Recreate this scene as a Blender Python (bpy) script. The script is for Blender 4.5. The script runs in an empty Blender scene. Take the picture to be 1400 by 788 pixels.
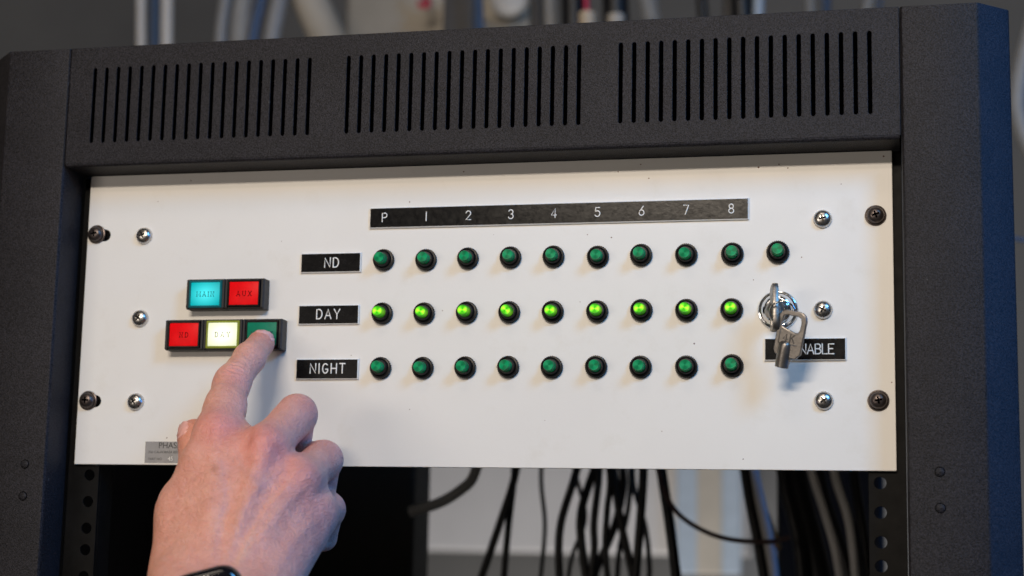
import bpy, bmesh, math, random
import numpy as np
from mathutils import Vector, Matrix, Euler

S = 0.001                                   # everything below is written in millimetres
random.seed(4)
rng = np.random.default_rng(4)
scene = bpy.context.scene
COL = scene.collection
R = math.radians

# ------------------------------------------------------------------ camera
CAM = np.array([243.918, -939.473, -136.691])
EUL = (1.72646636, -0.01983418, 0.22399381)
FPX = 2317.73                               # focal length in pixels of a 1400 px wide frame
cam_d = bpy.data.cameras.new('camera')
cam = bpy.data.objects.new('camera', cam_d)
COL.objects.link(cam)
cam.location = Vector(CAM) * S
cam.rotation_euler = EUL
cam_d.sensor_width = 36.0
cam_d.lens = FPX / 1400 * 36
cam_d.clip_start = 0.02
cam_d.clip_end = 100
cam_d.dof.use_dof = True
cam_d.dof.focus_distance = 0.955
cam_d.dof.aperture_fstop = 5.8
scene.camera = cam
_RM = np.array(Euler(EUL, 'XYZ').to_matrix())


def at(px, py, Y):
    """point (mm) in the plane y = Y that stands where pixel (px, py) of the photograph looks"""
    d = _RM @ np.array([(px - 700) / FPX, -(py - 394) / FPX, -1.0])
    t = (Y - CAM[1]) / d[1]
    return CAM + t * d


# ------------------------------------------------------------------ world and lamps
world = bpy.data.worlds.new('World')
scene.world = world
world.use_nodes = True
bg = world.node_tree.nodes['Background']
bg.inputs[0].default_value = (1.0, 0.95, 0.90, 1)
bg.inputs[1].default_value = 0.03


def area(name, loc, target, sx, sy, power, color, spread=180):
    l = bpy.data.lights.new(name, 'AREA')
    l.shape = 'RECTANGLE'
    l.size, l.size_y = sx, sy
    l.energy = power
    l.color = color
    l.spread = R(spread)
    o = bpy.data.objects.new(name, l)
    COL.objects.link(o)
    o.location = Vector(loc) * S
    d = (Vector(target) - Vector(loc))
    o.rotation_euler = d.to_track_quat('-Z', 'Y').to_euler()
    return o


area('key_lamp', (0, -1750, 645), (0, 0, 0), 0.60, 0.09, 18.6, (1.0, 0.86, 0.705))
area('second_lamp', (150, -1750, 860), (0, 0, 0), 0.40, 0.06, 3.6, (1.0, 0.86, 0.72))
area('ceiling_lamp', (0, -1250, 1350), (0, 0, 0), 0.6, 0.25, 2.2, (1.0, 0.86, 0.70))
area('front_fill', (-1000, -1900, -60), (0, 0, 0), 0.9, 0.35, 7.0, (1.0, 0.88, 0.76))  # added fill, stands in for light bounced off the room
area('blue_fill_lamp', (900, -900, 700), (0, 0, 0), 0.35, 0.35, 8.5, (0.13, 0.48, 1.0))
area('blue_side_lamp', (1900, -110, 350), (300, -15, 0), 0.35, 0.8, 1.9, (0.010, 0.28, 1.0), 60)
area('wall_fill', (250, 1150, -750), (250, 1700, -60), 1.6, 0.4, 9.0, (1.0, 0.96, 0.92))  # added out of view below the frame to brighten the back wall

scene.view_settings.view_transform = 'Standard'
scene.view_settings.look = 'None'
scene.view_settings.exposure = 0.0
scene.view_settings.gamma = 1.0
scene.view_settings.use_curve_mapping = False
scene.render.engine = 'CYCLES'


# ------------------------------------------------------------------ materials
class NT:
    def __init__(self, name):
        self.m = bpy.data.materials.new(name)
        self.m.use_nodes = True
        self.t = self.m.node_tree
        self.p = self.t.nodes['Principled BSDF']
        self.out = self.t.nodes['Material Output']

    def n(self, typ, **kw):
        nd = self.t.nodes.new(typ)
        for k, v in kw.items():
            setattr(nd, k, v)
        return nd

    def l(self, a, b):
        self.t.links.new(a, b)

    def tex(self, kind='Object'):
        return self.n('ShaderNodeTexCoord').outputs[kind]

    def noise(self, scale, detail=3, rough=0.5, vec=None):
        nd = self.n('ShaderNodeTexNoise')
        nd.inputs['Scale'].default_value = scale
        nd.inputs['Detail'].default_value = detail
        nd.inputs['Roughness'].default_value = rough
        self.l(vec if vec is not None else self.tex(), nd.inputs['Vector'])
        return nd

    def ramp(self, src, stops):
        r = self.n('ShaderNodeValToRGB')
        e = r.color_ramp.elements
        while len(e) < len(stops):
            e.new(0.5)
        for el, (pos, c) in zip(e, stops):
            el.position = pos
            el.color = (*c, 1) if len(c) == 3 else c
        self.l(src, r.inputs[0])
        return r

    def bump(self, src, strength, dist, normal=None):
        b = self.n('ShaderNodeBump')
        b.inputs['Strength'].default_value = strength
        b.inputs['Distance'].default_value = dist
        self.l(src, b.inputs['Height'])
        if normal is not None:
            self.l(normal, b.inputs['Normal'])
        return b.outputs[0]


def plain(name, col, rough=0.5, metal=0.0, spec=0.5, var=0.12, vscale=60, bump=0.0, bscale=900, coat=0.0):
    k = NT(name)
    nz = k.noise(vscale, 4, 0.6)
    a = tuple(max(0, c * (1 - var)) for c in col)
    b = tuple(c * (1 + var) for c in col)
    k.l(k.ramp(nz.outputs[0], [(0.3, a), (0.7, b)]).outputs[0], k.p.inputs['Base Color'])
    rr = k.n('ShaderNodeMapRange')
    rr.inputs[3].default_value = max(0.02, rough - 0.08)
    rr.inputs[4].default_value = min(1, rough + 0.08)
    k.l(k.noise(vscale * 2.3, 3).outputs[0], rr.inputs[0])
    k.l(rr.outputs[0], k.p.inputs['Roughness'])
    k.p.inputs['Metallic'].default_value = metal
    k.p.inputs['Specular IOR Level'].default_value = spec
    k.p.inputs['Coat Weight'].default_value = coat
    if bump:
        k.l(k.bump(k.noise(bscale, 3).outputs[0], bump, 0.0004), k.p.inputs['Normal'])
    return k.m


def mat_powder():
    k = NT('black_powder_coat')
    g = k.noise(1350, 2, 0.55)
    du = k.noise(330, 0, 0.5)
    big = k.noise(28, 4, 0.6)
    c1 = k.ramp(g.outputs[0], [(0.32, (0.0035, 0.0033, 0.0040)), (0.72, (0.0345, 0.0322, 0.0375))])
    c2 = k.ramp(big.outputs[0], [(0.3, (0.82, 0.82, 0.82)), (0.7, (1.1, 1.1, 1.1))])
    mx = k.n('ShaderNodeMix', data_type='RGBA', blend_type='MULTIPLY')
    mx.inputs[0].default_value = 1
    k.l(c1.outputs[0], mx.inputs[6])
    k.l(c2.outputs[0], mx.inputs[7])
    dm = k.n('ShaderNodeMix', data_type='RGBA')
    k.l(k.ramp(du.outputs[0], [(0.865, (0, 0, 0)), (0.90, (0.22, 0.22, 0.22))]).outputs[0], dm.inputs[0])
    k.l(mx.outputs[2], dm.inputs[6])
    dm.inputs[7].default_value = (0.22, 0.21, 0.20, 1)
    k.l(dm.outputs[2], k.p.inputs['Base Color'])
    k.p.inputs['Roughness'].default_value = 0.50
    k.p.inputs['Specular IOR Level'].default_value = 0.16
    k.l(k.bump(g.outputs[0], 0.55, 0.0005), k.p.inputs['Normal'])
    return k.m


def mat_panel():
    k = NT('off_white_enamel')
    big = k.noise(9, 4, 0.6)
    fine = k.noise(420, 3, 0.5)
    c = k.ramp(big.outputs[0], [(0.30, (0.735, 0.720, 0.690)), (0.70, (0.775, 0.765, 0.735))])
    sm = k.noise(38, 5, 0.7)
    sr = k.ramp(sm.outputs[0], [(0.56, (1, 1, 1)), (0.74, (0.955, 0.945, 0.925))])
    mx = k.n('ShaderNodeMix', data_type='RGBA', blend_type='MULTIPLY')
    mx.inputs[0].default_value = 1
    k.l(c.outputs[0], mx.inputs[6])
    k.l(sr.outputs[0], mx.inputs[7])
    k.l(mx.outputs[2], k.p.inputs['Base Color'])
    rr = k.n('ShaderNodeMapRange')
    rr.inputs[3].default_value = 0.34
    rr.inputs[4].default_value = 0.52
    k.l(sm.outputs[0], rr.inputs[0])
    k.l(rr.outputs[0], k.p.inputs['Roughness'])
    k.p.inputs['Specular IOR Level'].default_value = 0.35
    k.l(k.bump(fine.outputs[0], 0.10, 0.0004), k.p.inputs['Normal'])
    return k.m


def mat_lens(name, col, emit=None, estr=0.0):
    """ribbed green pilot-lamp lens; the face is turned in fine circles"""
    k = NT(name)
    tc = k.tex()
    sep = k.n('ShaderNodeSeparateXYZ')
    k.l(tc, sep.inputs[0])
    at2 = k.n('ShaderNodeMath', operation='ARCTAN2')
    k.l(sep.outputs[2], at2.inputs[0])
    k.l(sep.outputs[0], at2.inputs[1])
    nz = k.noise(300, 2)
    ad = k.n('ShaderNodeMath', operation='ADD')
    k.l(at2.outputs[0], ad.inputs[0])
    k.l(nz.outputs[0], ad.inputs[1])
    mu = k.n('ShaderNodeMath', operation='MULTIPLY')
    mu.inputs[1].default_value = 2.0
    k.l(ad.outputs[0], mu.inputs[0])
    co = k.n('ShaderNodeMath', operation='COSINE')
    k.l(mu.outputs[0], co.inputs[0])
    bowtie_sheen = k.n('ShaderNodeMapRange')
    bowtie_sheen.inputs[1].default_value = -1
    k.l(co.outputs[0], bowtie_sheen.inputs[0])
    dark = tuple(c * 0.72 for c in col)
    lite = tuple(min(1, c * 1.30) for c in col)
    k.l(k.ramp(bowtie_sheen.outputs[0], [(0.1, dark), (0.95, lite)]).outputs[0], k.p.inputs['Base Color'])  # bowtie reflection of the turned face, painted into the base colour
    k.p.inputs['Roughness'].default_value = 0.34
    k.p.inputs['Specular IOR Level'].default_value = 0.08
    k.p.inputs['Anisotropic'].default_value = 0.6
    tg = k.n('ShaderNodeTangent', direction_type='RADIAL', axis='Y')
    k.l(tg.outputs[0], k.p.inputs['Tangent'])
    if emit:
        e0 = tuple(c * 0.45 for c in emit)
        hot = (min(1, emit[0] * 2.6 + 0.12), 1.0, emit[2] * 2 + 0.01)
        k.l(k.ramp(bowtie_sheen.outputs[0], [(0.15, e0), (0.6, emit), (0.97, hot)]).outputs[0], k.p.inputs['Emission Color'])  # the same bowtie glint painted into the glow
        # the lamp sits behind the front face; the flank glows less
        gz = k.n('ShaderNodeMapRange')
        gz.inputs[1].default_value = -0.0030
        gz.inputs[2].default_value = -0.0105
        gz.inputs[3].default_value = 0.05 * estr
        gz.inputs[4].default_value = estr
        k.l(sep.outputs[1], gz.inputs[0])
        # and it is brightest over the bulb, dimmer to the rim of the face
        xz = k.n('ShaderNodeCombineXYZ')
        k.l(sep.outputs[0], xz.inputs[0])
        k.l(sep.outputs[2], xz.inputs[2])
        ln = k.n('ShaderNodeVectorMath', operation='LENGTH')
        k.l(xz.outputs[0], ln.inputs[0])
        rd = k.n('ShaderNodeMapRange', interpolation_type='SMOOTHSTEP')
        rd.inputs[1].default_value = 0.0018
        rd.inputs[2].default_value = 0.0031
        rd.inputs[3].default_value = 1.0
        rd.inputs[4].default_value = 0.22
        k.l(ln.outputs['Value'], rd.inputs[0])
        mm_ = k.n('ShaderNodeMath', operation='MULTIPLY')
        k.l(gz.outputs[0], mm_.inputs[0])
        k.l(rd.outputs[0], mm_.inputs[1])
        k.l(mm_.outputs[0], k.p.inputs['Emission Strength'])
    return k.m


def mat_cap(name, col, emit=None, estr=0.0, edge=0.35):
    """coloured push-button window; a lit one has its bulb behind the middle"""
    k = NT(name)
    nz = k.noise(220, 3)
    k.l(k.ramp(nz.outputs[0], [(0.3, tuple(c * 0.9 for c in col)), (0.7, tuple(min(1, c * 1.1) for c in col))]).outputs[0],
        k.p.inputs['Base Color'])
    k.p.inputs['Roughness'].default_value = 0.42
    k.p.inputs['Specular IOR Level'].default_value = 0.12
    if emit:
        tc = k.tex()
        mp = k.n('ShaderNodeMapping')
        mp.inputs['Scale'].default_value = (1000 / 11.5, 0, 1000 / 9.0)
        k.l(tc, mp.inputs[0])
        gr = k.n('ShaderNodeTexGradient', gradient_type='SPHERICAL')
        k.l(mp.outputs[0], gr.inputs[0])
        hot = tuple(min(1, c * 1.35 + 0.05) for c in emit)
        k.l(k.ramp(gr.outputs[1], [(0.0, emit), (0.85, hot)]).outputs[0], k.p.inputs['Emission Color'])
        st = k.n('ShaderNodeMapRange')
        st.inputs[3].default_value = estr * edge
        st.inputs[4].default_value = estr
        k.l(gr.outputs[1], st.inputs[0])
        k.l(st.outputs[0], k.p.inputs['Emission Strength'])
    return k.m


def mat_skin():
    k = NT('skin')
    at_ = k.n('ShaderNodeVertexColor', layer_name='tone')
    n1 = k.noise(55, 5, 0.65)
    n2 = k.noise(240, 4, 0.6)
    n3 = k.n('ShaderNodeTexVoronoi', feature='DISTANCE_TO_EDGE')
    n3.inputs['Scale'].default_value = 900
    n3.inputs['Randomness'].default_value = 1
    dv = k.n('ShaderNodeMix', data_type='VECTOR')
    dv.inputs[0].default_value = 0.012
    nd = k.noise(160, 3)
    tc = k.tex()
    k.l(tc, dv.inputs[4])
    k.l(nd.outputs[1], dv.inputs[5])
    k.l(dv.outputs[1], n3.inputs['Vector'])
    blot = k.ramp(n1.outputs[0], [(0.28, (0.92, 0.82, 0.80)), (0.72, (1.08, 1.12, 1.12))])
    mot = k.ramp(n2.outputs[0], [(0.25, (0.93, 0.87, 0.86)), (0.75, (1.06, 1.09, 1.09))])
    m1 = k.n('ShaderNodeMix', data_type='RGBA', blend_type='MULTIPLY')
    m1.inputs[0].default_value = 0.8
    k.l(at_.outputs[0], m1.inputs[6])
    k.l(blot.outputs[0], m1.inputs[7])
    m2 = k.n('ShaderNodeMix', data_type='RGBA', blend_type='MULTIPLY')
    m2.inputs[0].default_value = 0.8
    k.l(m1.outputs[2], m2.inputs[6])
    k.l(mot.outputs[0], m2.inputs[7])
    k.l(m2.outputs[2], k.p.inputs['Base Color'])
    k.p.inputs['Subsurface Weight'].default_value = 0.22
    k.p.inputs['Subsurface Radius'].default_value = (1.0, 0.35, 0.18)
    k.p.inputs['Subsurface Scale'].default_value = 0.0014
    k.p.inputs['Roughness'].default_value = 0.46
    k.p.inputs['Specular IOR Level'].default_value = 0.42
    b1 = k.bump(n3.outputs['Distance'], 0.60, 0.0007)
    b2 = k.bump(n2.outputs[0], 0.32, 0.0009, b1)
    b3 = k.bump(k.noise(110, 4, 0.65).outputs[0], 0.36, 0.0015, b2)
    mp = k.n('ShaderNodeMapping')
    mp.inputs['Rotation'].default_value = (R(-25), R(18), 0)
    mp.inputs['Scale'].default_value = (170, 170, 420)
    k.l(dv.outputs[1], mp.inputs[0])
    cr = k.n('ShaderNodeTexVoronoi', feature='DISTANCE_TO_EDGE')
    cr.inputs['Scale'].default_value = 1.0
    k.l(mp.outputs[0], cr.inputs['Vector'])
    crr = k.n('ShaderNodeMapRange')
    crr.inputs[2].default_value = 0.22
    k.l(cr.outputs['Distance'], crr.inputs[0])
    b4 = k.bump(crr.outputs[0], 0.36, 0.0008, b3)
    k.l(b4, k.p.inputs['Normal'])
    return k.m


M = {}
M['powder'] = mat_powder()
M['panel'] = mat_panel()
M['rail'] = plain('black_rail_paint', (0.0045, 0.0044, 0.0045), 0.55, spec=0.10, var=0.4, vscale=90, bump=0.1)
M['inside'] = plain('flat_black_inside', (0.0015, 0.0015, 0.0016), 0.9, spec=0.05, var=0.2)
M['black_plastic'] = plain('black_plastic', (0.0045, 0.0045, 0.0052), 0.36, spec=0.22, var=0.25, vscale=200)
M['housing'] = plain('black_button_housing', (0.016, 0.0155, 0.0165), 0.42, spec=0.3, var=0.2, vscale=200, bump=0.1)
M['rim_dark'] = plain('dark_clear_rim', (0.004, 0.002, 0.002), 0.2, spec=0.3, var=0.2)
M['lam_black'] = plain('black_laminate', (0.0030, 0.0030, 0.0037), 0.26, spec=0.12, var=0.3, vscale=150, bump=0.06, bscale=420)
M['lam_strip'] = plain('black_textured_laminate', (0.0040, 0.0040, 0.0044), 0.21, spec=0.20, var=0.3, vscale=150, bump=0.07, bscale=480)
M['lam_white'] = plain('white_laminate_core', (0.78, 0.78, 0.78), 0.45, var=0.05)
M['engrave'] = plain('white_engraving', (0.82, 0.82, 0.81), 0.6, var=0.08, vscale=400)
M['legend'] = plain('dark_legend_ink', (0.05, 0.002, 0.002), 0.8, spec=0.05, var=0.2, vscale=400)
M['legend_lit'] = plain('legend_on_lit_window', (0.01, 0.05, 0.05), 0.8, spec=0.05, var=0.2, vscale=400)
M['chrome'] = plain('polished_chrome', (0.78, 0.79, 0.80), 0.11, metal=1, var=0.04, vscale=120, bump=0.04, bscale=600)
M['steel'] = plain('zinc_screw_steel', (0.56, 0.54, 0.52), 0.28, metal=1, var=0.12, vscale=350, bump=0.12, bscale=700)
M['bronze'] = plain('black_oxide_screw', (0.105, 0.085, 0.078), 0.34, metal=0.8, var=0.2, vscale=350, bump=0.15, bscale=900)
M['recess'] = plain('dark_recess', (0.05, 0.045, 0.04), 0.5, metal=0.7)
M['nickel'] = plain('worn_nickel_key', (0.235, 0.215, 0.195), 0.38, metal=0.9, var=0.16, vscale=240, bump=0.25, bscale=900)
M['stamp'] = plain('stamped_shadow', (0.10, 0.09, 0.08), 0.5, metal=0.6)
M['foil'] = plain('silver_foil_label', (0.20, 0.20, 0.21), 0.40, metal=0.4, var=0.12, vscale=90)
M['ink'] = plain('black_print', (0.02, 0.02, 0.02), 0.6)
M['ink_white'] = plain('white_embossed_print', (0.75, 0.75, 0.75), 0.5)
M['speck'] = plain('brown_speck', (0.16, 0.07, 0.045), 0.8)
M['lens_green'] = mat_lens('green_lens_unlit', (0.002, 0.25, 0.090))
M['lens_lit'] = mat_lens('green_lens_lit', (0.004, 0.10, 0.01), (0.095, 0.62, 0.006), 2.0)
M['cap_cyan'] = mat_cap('cyan_window_lit', (0.0, 0.03, 0.03), (0.000, 0.42, 0.45), 1.6, 0.62)
M['cap_yellow'] = mat_cap('pale_yellow_window_lit', (0.30, 0.32, 0.20), (0.74, 0.77, 0.54), 1.45, 0.62)
M['cap_red'] = mat_cap('red_window', (0.88, 0.002, 0.006))
M['cap_green'] = mat_cap('dark_green_window', (0.006, 0.19, 0.105))
M['rim_cyan'] = mat_cap('cyan_lit_rim', (0.005, 0.05, 0.05), (0.0, 0.10, 0.12), 0.8, 0.6)
M['rim_yellow'] = mat_cap('yellow_lit_rim', (0.12, 0.13, 0.02), (0.24, 0.27, 0.03), 0.8, 0.6)
M['skin'] = mat_skin()
M['nail'] = plain('fingernail', (0.80, 0.43, 0.39), 0.25, var=0.06, vscale=150, coat=0.2)
M['watch_glass'] = plain('black_watch_glass', (0.004, 0.004, 0.006), 0.06, var=0.1, coat=0.6)
M['watch_case'] = plain('black_watch_case', (0.012, 0.012, 0.014), 0.28, metal=0.3, var=0.1)
M['strap'] = plain('dark_grey_strap', (0.035, 0.035, 0.038), 0.55, var=0.15)


# ------------------------------------------------------------------ mesh helpers (verts in mm)
def mesh_obj(name, verts, faces, mat, parent=None, loc=(0, 0, 0), smooth=False, fmat=None, sharp=None):
    """verts are in mm relative to loc; loc is in mm relative to the parent"""
    me = bpy.data.meshes.new(name)
    v = np.asarray(verts, float) * S
    me.from_pydata(v.tolist(), [], [list(f) for f in faces])
    mats = mat if isinstance(mat, (list, tuple)) else [mat]
    for m in mats:
        me.materials.append(M[m] if isinstance(m, str) else m)
    if fmat is not None:
        me.polygons.foreach_set('material_index', list(fmat))
    if smooth:
        me.polygons.foreach_set('use_smooth', [True] * len(me.polygons))
        if sharp:
            me.set_sharp_from_angle(angle=R(sharp))
    me.update()
    return link(name, me, parent, loc)


def link(name, me, parent=None, loc=(0, 0, 0)):
    o = bpy.data.objects.new(name, me)
    COL.objects.link(o)
    o.location = Vector(loc) * S
    if parent is not None:
        o.parent = parent
    return o


def empty(name, loc):
    o = bpy.data.objects.new(name, None)
    o.empty_display_size = 0.01
    COL.objects.link(o)
    o.location = Vector(loc) * S
    return o


def tag(o, label=None, cat=None, group=None, kind=None):
    if label: o['label'] = label
    if cat: o['category'] = cat
    if group: o['group'] = group
    if kind: o['kind'] = kind
    return o


class MB:
    """collects verts / faces / material indices"""
    def __init__(self):
        self.v, self.f, self.m = [], [], []

    def add(self, v, f, mi=0):
        b = len(self.v)
        self.v += [tuple(map(float, p)) for p in v]
        self.f += [tuple(i + b for i in q) for q in f]
        self.m += [mi] * len(f)
        return self

    def build(self, name, mat, parent=None, loc=(0, 0, 0), smooth=False, sharp=None):
        return mesh_obj(name, self.v, self.f, mat, parent, loc, smooth, self.m, sharp)


def box(x0, x1, y0, y1, z0, z1, bev=0.0, seg=2):
    bm = bmesh.new()
    bmesh.ops.create_cube(bm, size=1)
    for v in bm.verts:
        v.co = Vector(((x0 + x1) / 2 + v.co.x * (x1 - x0), (y0 + y1) / 2 + v.co.y * (y1 - y0), (z0 + z1) / 2 + v.co.z * (z1 - z0)))
    if bev:
        bmesh.ops.bevel(bm, geom=bm.edges[:], offset=bev, segments=seg, affect='EDGES', profile=0.5)
    bm.verts.index_update()
    v = [tuple(q.co) for q in bm.verts]
    f = [tuple(q.index for q in fc.verts) for fc in bm.faces]
    bm.free()
    return v, f


def lathe(prof, n=32, teeth=None):
    """profile [(radius, height)] turned about the axis that leaves the panel (-y)"""
    v, f = [], []
    for i, (r, h) in enumerate(prof):
        for k in range(n):
            a = 2 * math.pi * k / n
            rr = r
            if teeth and i in teeth:
                rr = r + 0.12 - (0.55 if k % 2 else 0.0)
            v.append((rr * math.cos(a), -h, rr * math.sin(a)))
    for i in range(len(prof) - 1):
        for k in range(n):
            a, b = i * n + k, i * n + (k + 1) % n
            f.append((a, b, b + n, a + n))
    if prof[-1][0] > 1e-6:
        f.append(tuple((len(prof) - 1) * n + k for k in range(n)))
    return v, f


def catmull(pts, sub=8):
    P = [np.asarray(p, float) for p in pts]
    if len(P) < 3:
        return P
    P = [2 * P[0] - P[1]] + P + [2 * P[-1] - P[-2]]
    out = []
    for i in range(1, len(P) - 2):
        p0, p1, p2, p3 = P[i - 1:i + 3]
        for s in range(sub):
            t = s / sub
            out.append(0.5 * ((2 * p1) + (-p0 + p2) * t + (2 * p0 - 5 * p1 + 4 * p2 - p3) * t * t + (-p0 + 3 * p1 - 3 * p2 + p3) * t ** 3))
    out.append(P[-2])
    return out


def sweep(pts, r, n=10, closed=False):
    P = [np.asarray(p, float) for p in pts]
    N = len(P)
    rs = r if hasattr(r, '__len__') else [r] * N
    T = []
    for i in range(N):
        a = P[(i - 1) % N] if (closed or i) else P[i]
        b = P[(i + 1) % N] if (closed or i < N - 1) else P[i]
        d = b - a
        T.append(d / (np.linalg.norm(d) + 1e-9))
    u = np.cross(T[0], [0.13, 0.31, 0.94])
    u /= np.linalg.norm(u)
    v, f = [], []
    for i in range(N):
        u = u - T[i] * (u @ T[i])
        u /= np.linalg.norm(u)
        w = np.cross(T[i], u)
        for k in range(n):
            a = 2 * math.pi * k / n
            v.append(P[i] + rs[i] * (math.cos(a) * u + math.sin(a) * w))
    for i in range(N if closed else N - 1):
        j = (i + 1) % N
        for k in range(n):
            f.append((i * n + k, i * n + (k + 1) % n, j * n + (k + 1) % n, j * n + k))
    if not closed:
        f.append(tuple(range(n))[::-1])
        f.append(tuple((N - 1) * n + k for k in range(n)))
    return v, f


def rrect(cx, cz, w, h, r, seg=5):
    out = []
    for sx, sz, a0 in ((1, 1, 0), (-1, 1, 90), (-1, -1, 180), (1, -1, 270)):
        for i in range(seg + 1):
            a = R(a0 + 90 * i / seg)
            out.append((cx + sx * (w / 2 - r) + r * math.cos(a), cz + sz * (h / 2 - r) + r * math.sin(a)))
    return out


def plate(outer, holes, y_front, thick, bevel=0.0):
    """a flat plate with real holes, outline in x/z, front at y_front, going back by thick"""
    cu = bpy.data.curves.new('tmp', 'CURVE')
    cu.dimensions = '2D'
    cu.fill_mode = 'BOTH'
    cu.extrude = thick / 2 - bevel
    cu.bevel_depth = bevel
    cu.bevel_resolution = 1
    cu.offset = -bevel
    for loop in [outer] + holes:
        sp = cu.splines.new('POLY')
        sp.points.add(len(loop) - 1)
        for p, (x, z) in zip(sp.points, loop):
            p.co = (x, z, 0, 1)
        sp.use_cyclic_u = True
    ob = bpy.data.objects.new('tmp', cu)
    COL.objects.link(ob)
    bpy.context.view_layer.update()
    me = bpy.data.meshes.new_from_object(ob.evaluated_get(bpy.context.evaluated_depsgraph_get()))
    v = [(q.co.x, y_front + thick / 2 - q.co.z, q.co.y) for q in me.vertices]
    f = [tuple(q.vertices) for q in me.polygons]
    bpy.data.objects.remove(ob)
    bpy.data.curves.remove(cu)
    bpy.data.meshes.remove(me)
    return v, f


def prism(poly, z0, z1):
    n = len(poly)
    v = [(x, y, z0) for x, y in poly] + [(x, y, z1) for x, y in poly]
    f = [(i, (i + 1) % n, n + (i + 1) % n, n + i) for i in range(n)]
    f += [tuple(range(n))[::-1], tuple(range(n, 2 * n))]
    return v, f


# ------------------------------------------------------------------ engraved stroke lettering
def arc(cx, cy, rx, ry, a0, a1, n=10):
    return [(cx + rx * math.cos(R(a0 + (a1 - a0) * i / n)), cy + ry * math.sin(R(a0 + (a1 - a0) * i / n))) for i in range(n + 1)]


GL = {
    'P': (0.56, [[(0, 0), (0, 1), (0.28, 1)] + arc(0.28, 0.74, 0.26, 0.26, 90, -90)[1:] + [(0, 0.48)]]),
    '1': (0.06, [[(0.03, 0), (0.03, 1)]]),
    '2': (0.56, [arc(0.28, 0.73, 0.27, 0.27, 170, -35) + [(0, 0), (0.56, 0)]]),
    '3': (0.54, [arc(0.26, 0.76, 0.25, 0.24, 160, -90) + arc(0.26, 0.26, 0.28, 0.26, 90, -160)[1:]]),
    '4': (0.58, [[(0.42, 0), (0.42, 1), (0, 0.28), (0.58, 0.28)]]),
    '5': (0.54, [[(0.50, 1), (0.08, 1), (0.03, 0.56)] + arc(0.25, 0.32, 0.29, 0.32, 125, -150)]),
    '6': (0.54, [[(0.46, 1)] + arc(0.27, 0.30, 0.27, 0.30, 165, -195, 18)]),
    '7': (0.54, [[(0, 1), (0.54, 1), (0.17, 0)]]),
    '8': (0.54, [arc(0.27, 0.76, 0.23, 0.24, -90, 270, 14), arc(0.27, 0.26, 0.27, 0.26, 90, 450, 14)]),
    'N': (0.60, [[(0, 0), (0, 1), (0.60, 0), (0.60, 1)]]),
    'D': (0.58, [[(0, 0), (0, 1), (0.22, 1)] + arc(0.22, 0.5, 0.36, 0.5, 90, -90)[1:] + [(0, 0)]]),
    'A': (0.66, [[(0, 0), (0.33, 1), (0.66, 0)], [(0.12, 0.34), (0.54, 0.34)]]),
    'Y': (0.62, [[(0, 1), (0.31, 0.45), (0.62, 1)], [(0.31, 0.45), (0.31, 0)]]),
    'I': (0.06, [[(0.03, 0), (0.03, 1)]]),
    'G': (0.60, [arc(0.31, 0.5, 0.30, 0.5, 50, 335, 14) + [(0.60, 0.42), (0.34, 0.42)]]),
    'H': (0.58, [[(0, 0), (0, 1)], [(0.58, 0), (0.58, 1)], [(0, 0.5), (0.58, 0.5)]]),
    'T': (0.58, [[(0, 1), (0.58, 1)], [(0.29, 1), (0.29, 0)]]),
    'S': (0.54, [arc(0.27, 0.75, 0.25, 0.25, 35, 270, 10) + arc(0.27, 0.25, 0.27, 0.25, 90, -145, 10)[1:]]),
    'E': (0.52, [[(0.52, 1), (0, 1), (0, 0), (0.52, 0)], [(0, 0.52), (0.42, 0.52)]]),
    'B': (0.56, [[(0, 0), (0, 1), (0.28, 1)] + arc(0.28, 0.76, 0.24, 0.24, 90, -90)[1:] + [(0, 0.52)],
                 [(0.28, 0.52)] + arc(0.28, 0.26, 0.28, 0.26, 90, -90)[1:] + [(0, 0)]]),
    'L': (0.48, [[(0, 1), (0, 0), (0.48, 0)]]),
    'M': (0.74, [[(0, 0), (0, 1), (0.37, 0.2), (0.74, 1), (0.74, 0)]]),
    'U': (0.60, [[(0, 1), (0, 0.3)] + arc(0.30, 0.3, 0.30, 0.3, 180, 360)[1:] + [(0.60, 1)]]),
    'X': (0.62, [[(0, 0), (0.62, 1)], [(0, 1), (0.62, 0)]]),
    'K': (0.56, [[(0, 0), (0, 1)], [(0.54, 1), (0.02, 0.42)], [(0.2, 0.62), (0.56, 0)]]),
}


def glyph_mesh(ch, h, stroke, serif=False, flat=0.3):
    w, lines = GL[ch]
    lines = [list(l) for l in lines]
    if serif:
        ends = set()
        for l in lines:
            for p in (l[0], l[-1]) + tuple(l):
                if abs(p[1]) < 0.01 or abs(p[1] - 1) < 0.01:
                    ends.add((round(p[0], 2), round(p[1])))
        for x, y in ends:
            if ch not in 'U' or y == 1:
                lines.append([(x - 0.09, y), (x + 0.09, y)])
    mb = MB()
    for li, l in enumerate(lines):
        pts = [np.array([p[0] * h, -0.004 * li * h, p[1] * h]) for p in l]
        d = pts[0] - pts[1]
        d = d / (np.linalg.norm(d) + 1e-9)
        e = pts[-1] - pts[-2]
        e = e / (np.linalg.norm(e) + 1e-9)
        rr = stroke / 2
        pts = [pts[0] + d * rr * 0.9, pts[0] + d * rr * 0.55] + pts + [pts[-1] + e * rr * 0.55, pts[-1] + e * rr * 0.9]
        rs = [rr * 0.3, rr * 0.8] + [rr] * (len(pts) - 4) + [rr * 0.8, rr * 0.3]
        v, f = sweep(pts, rs, 8)
        v = [(p[0], p[1] * flat, p[2]) for p in v]
        mb.add(v, f, 0)
    return mb, w * h


GCACHE = {}


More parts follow.
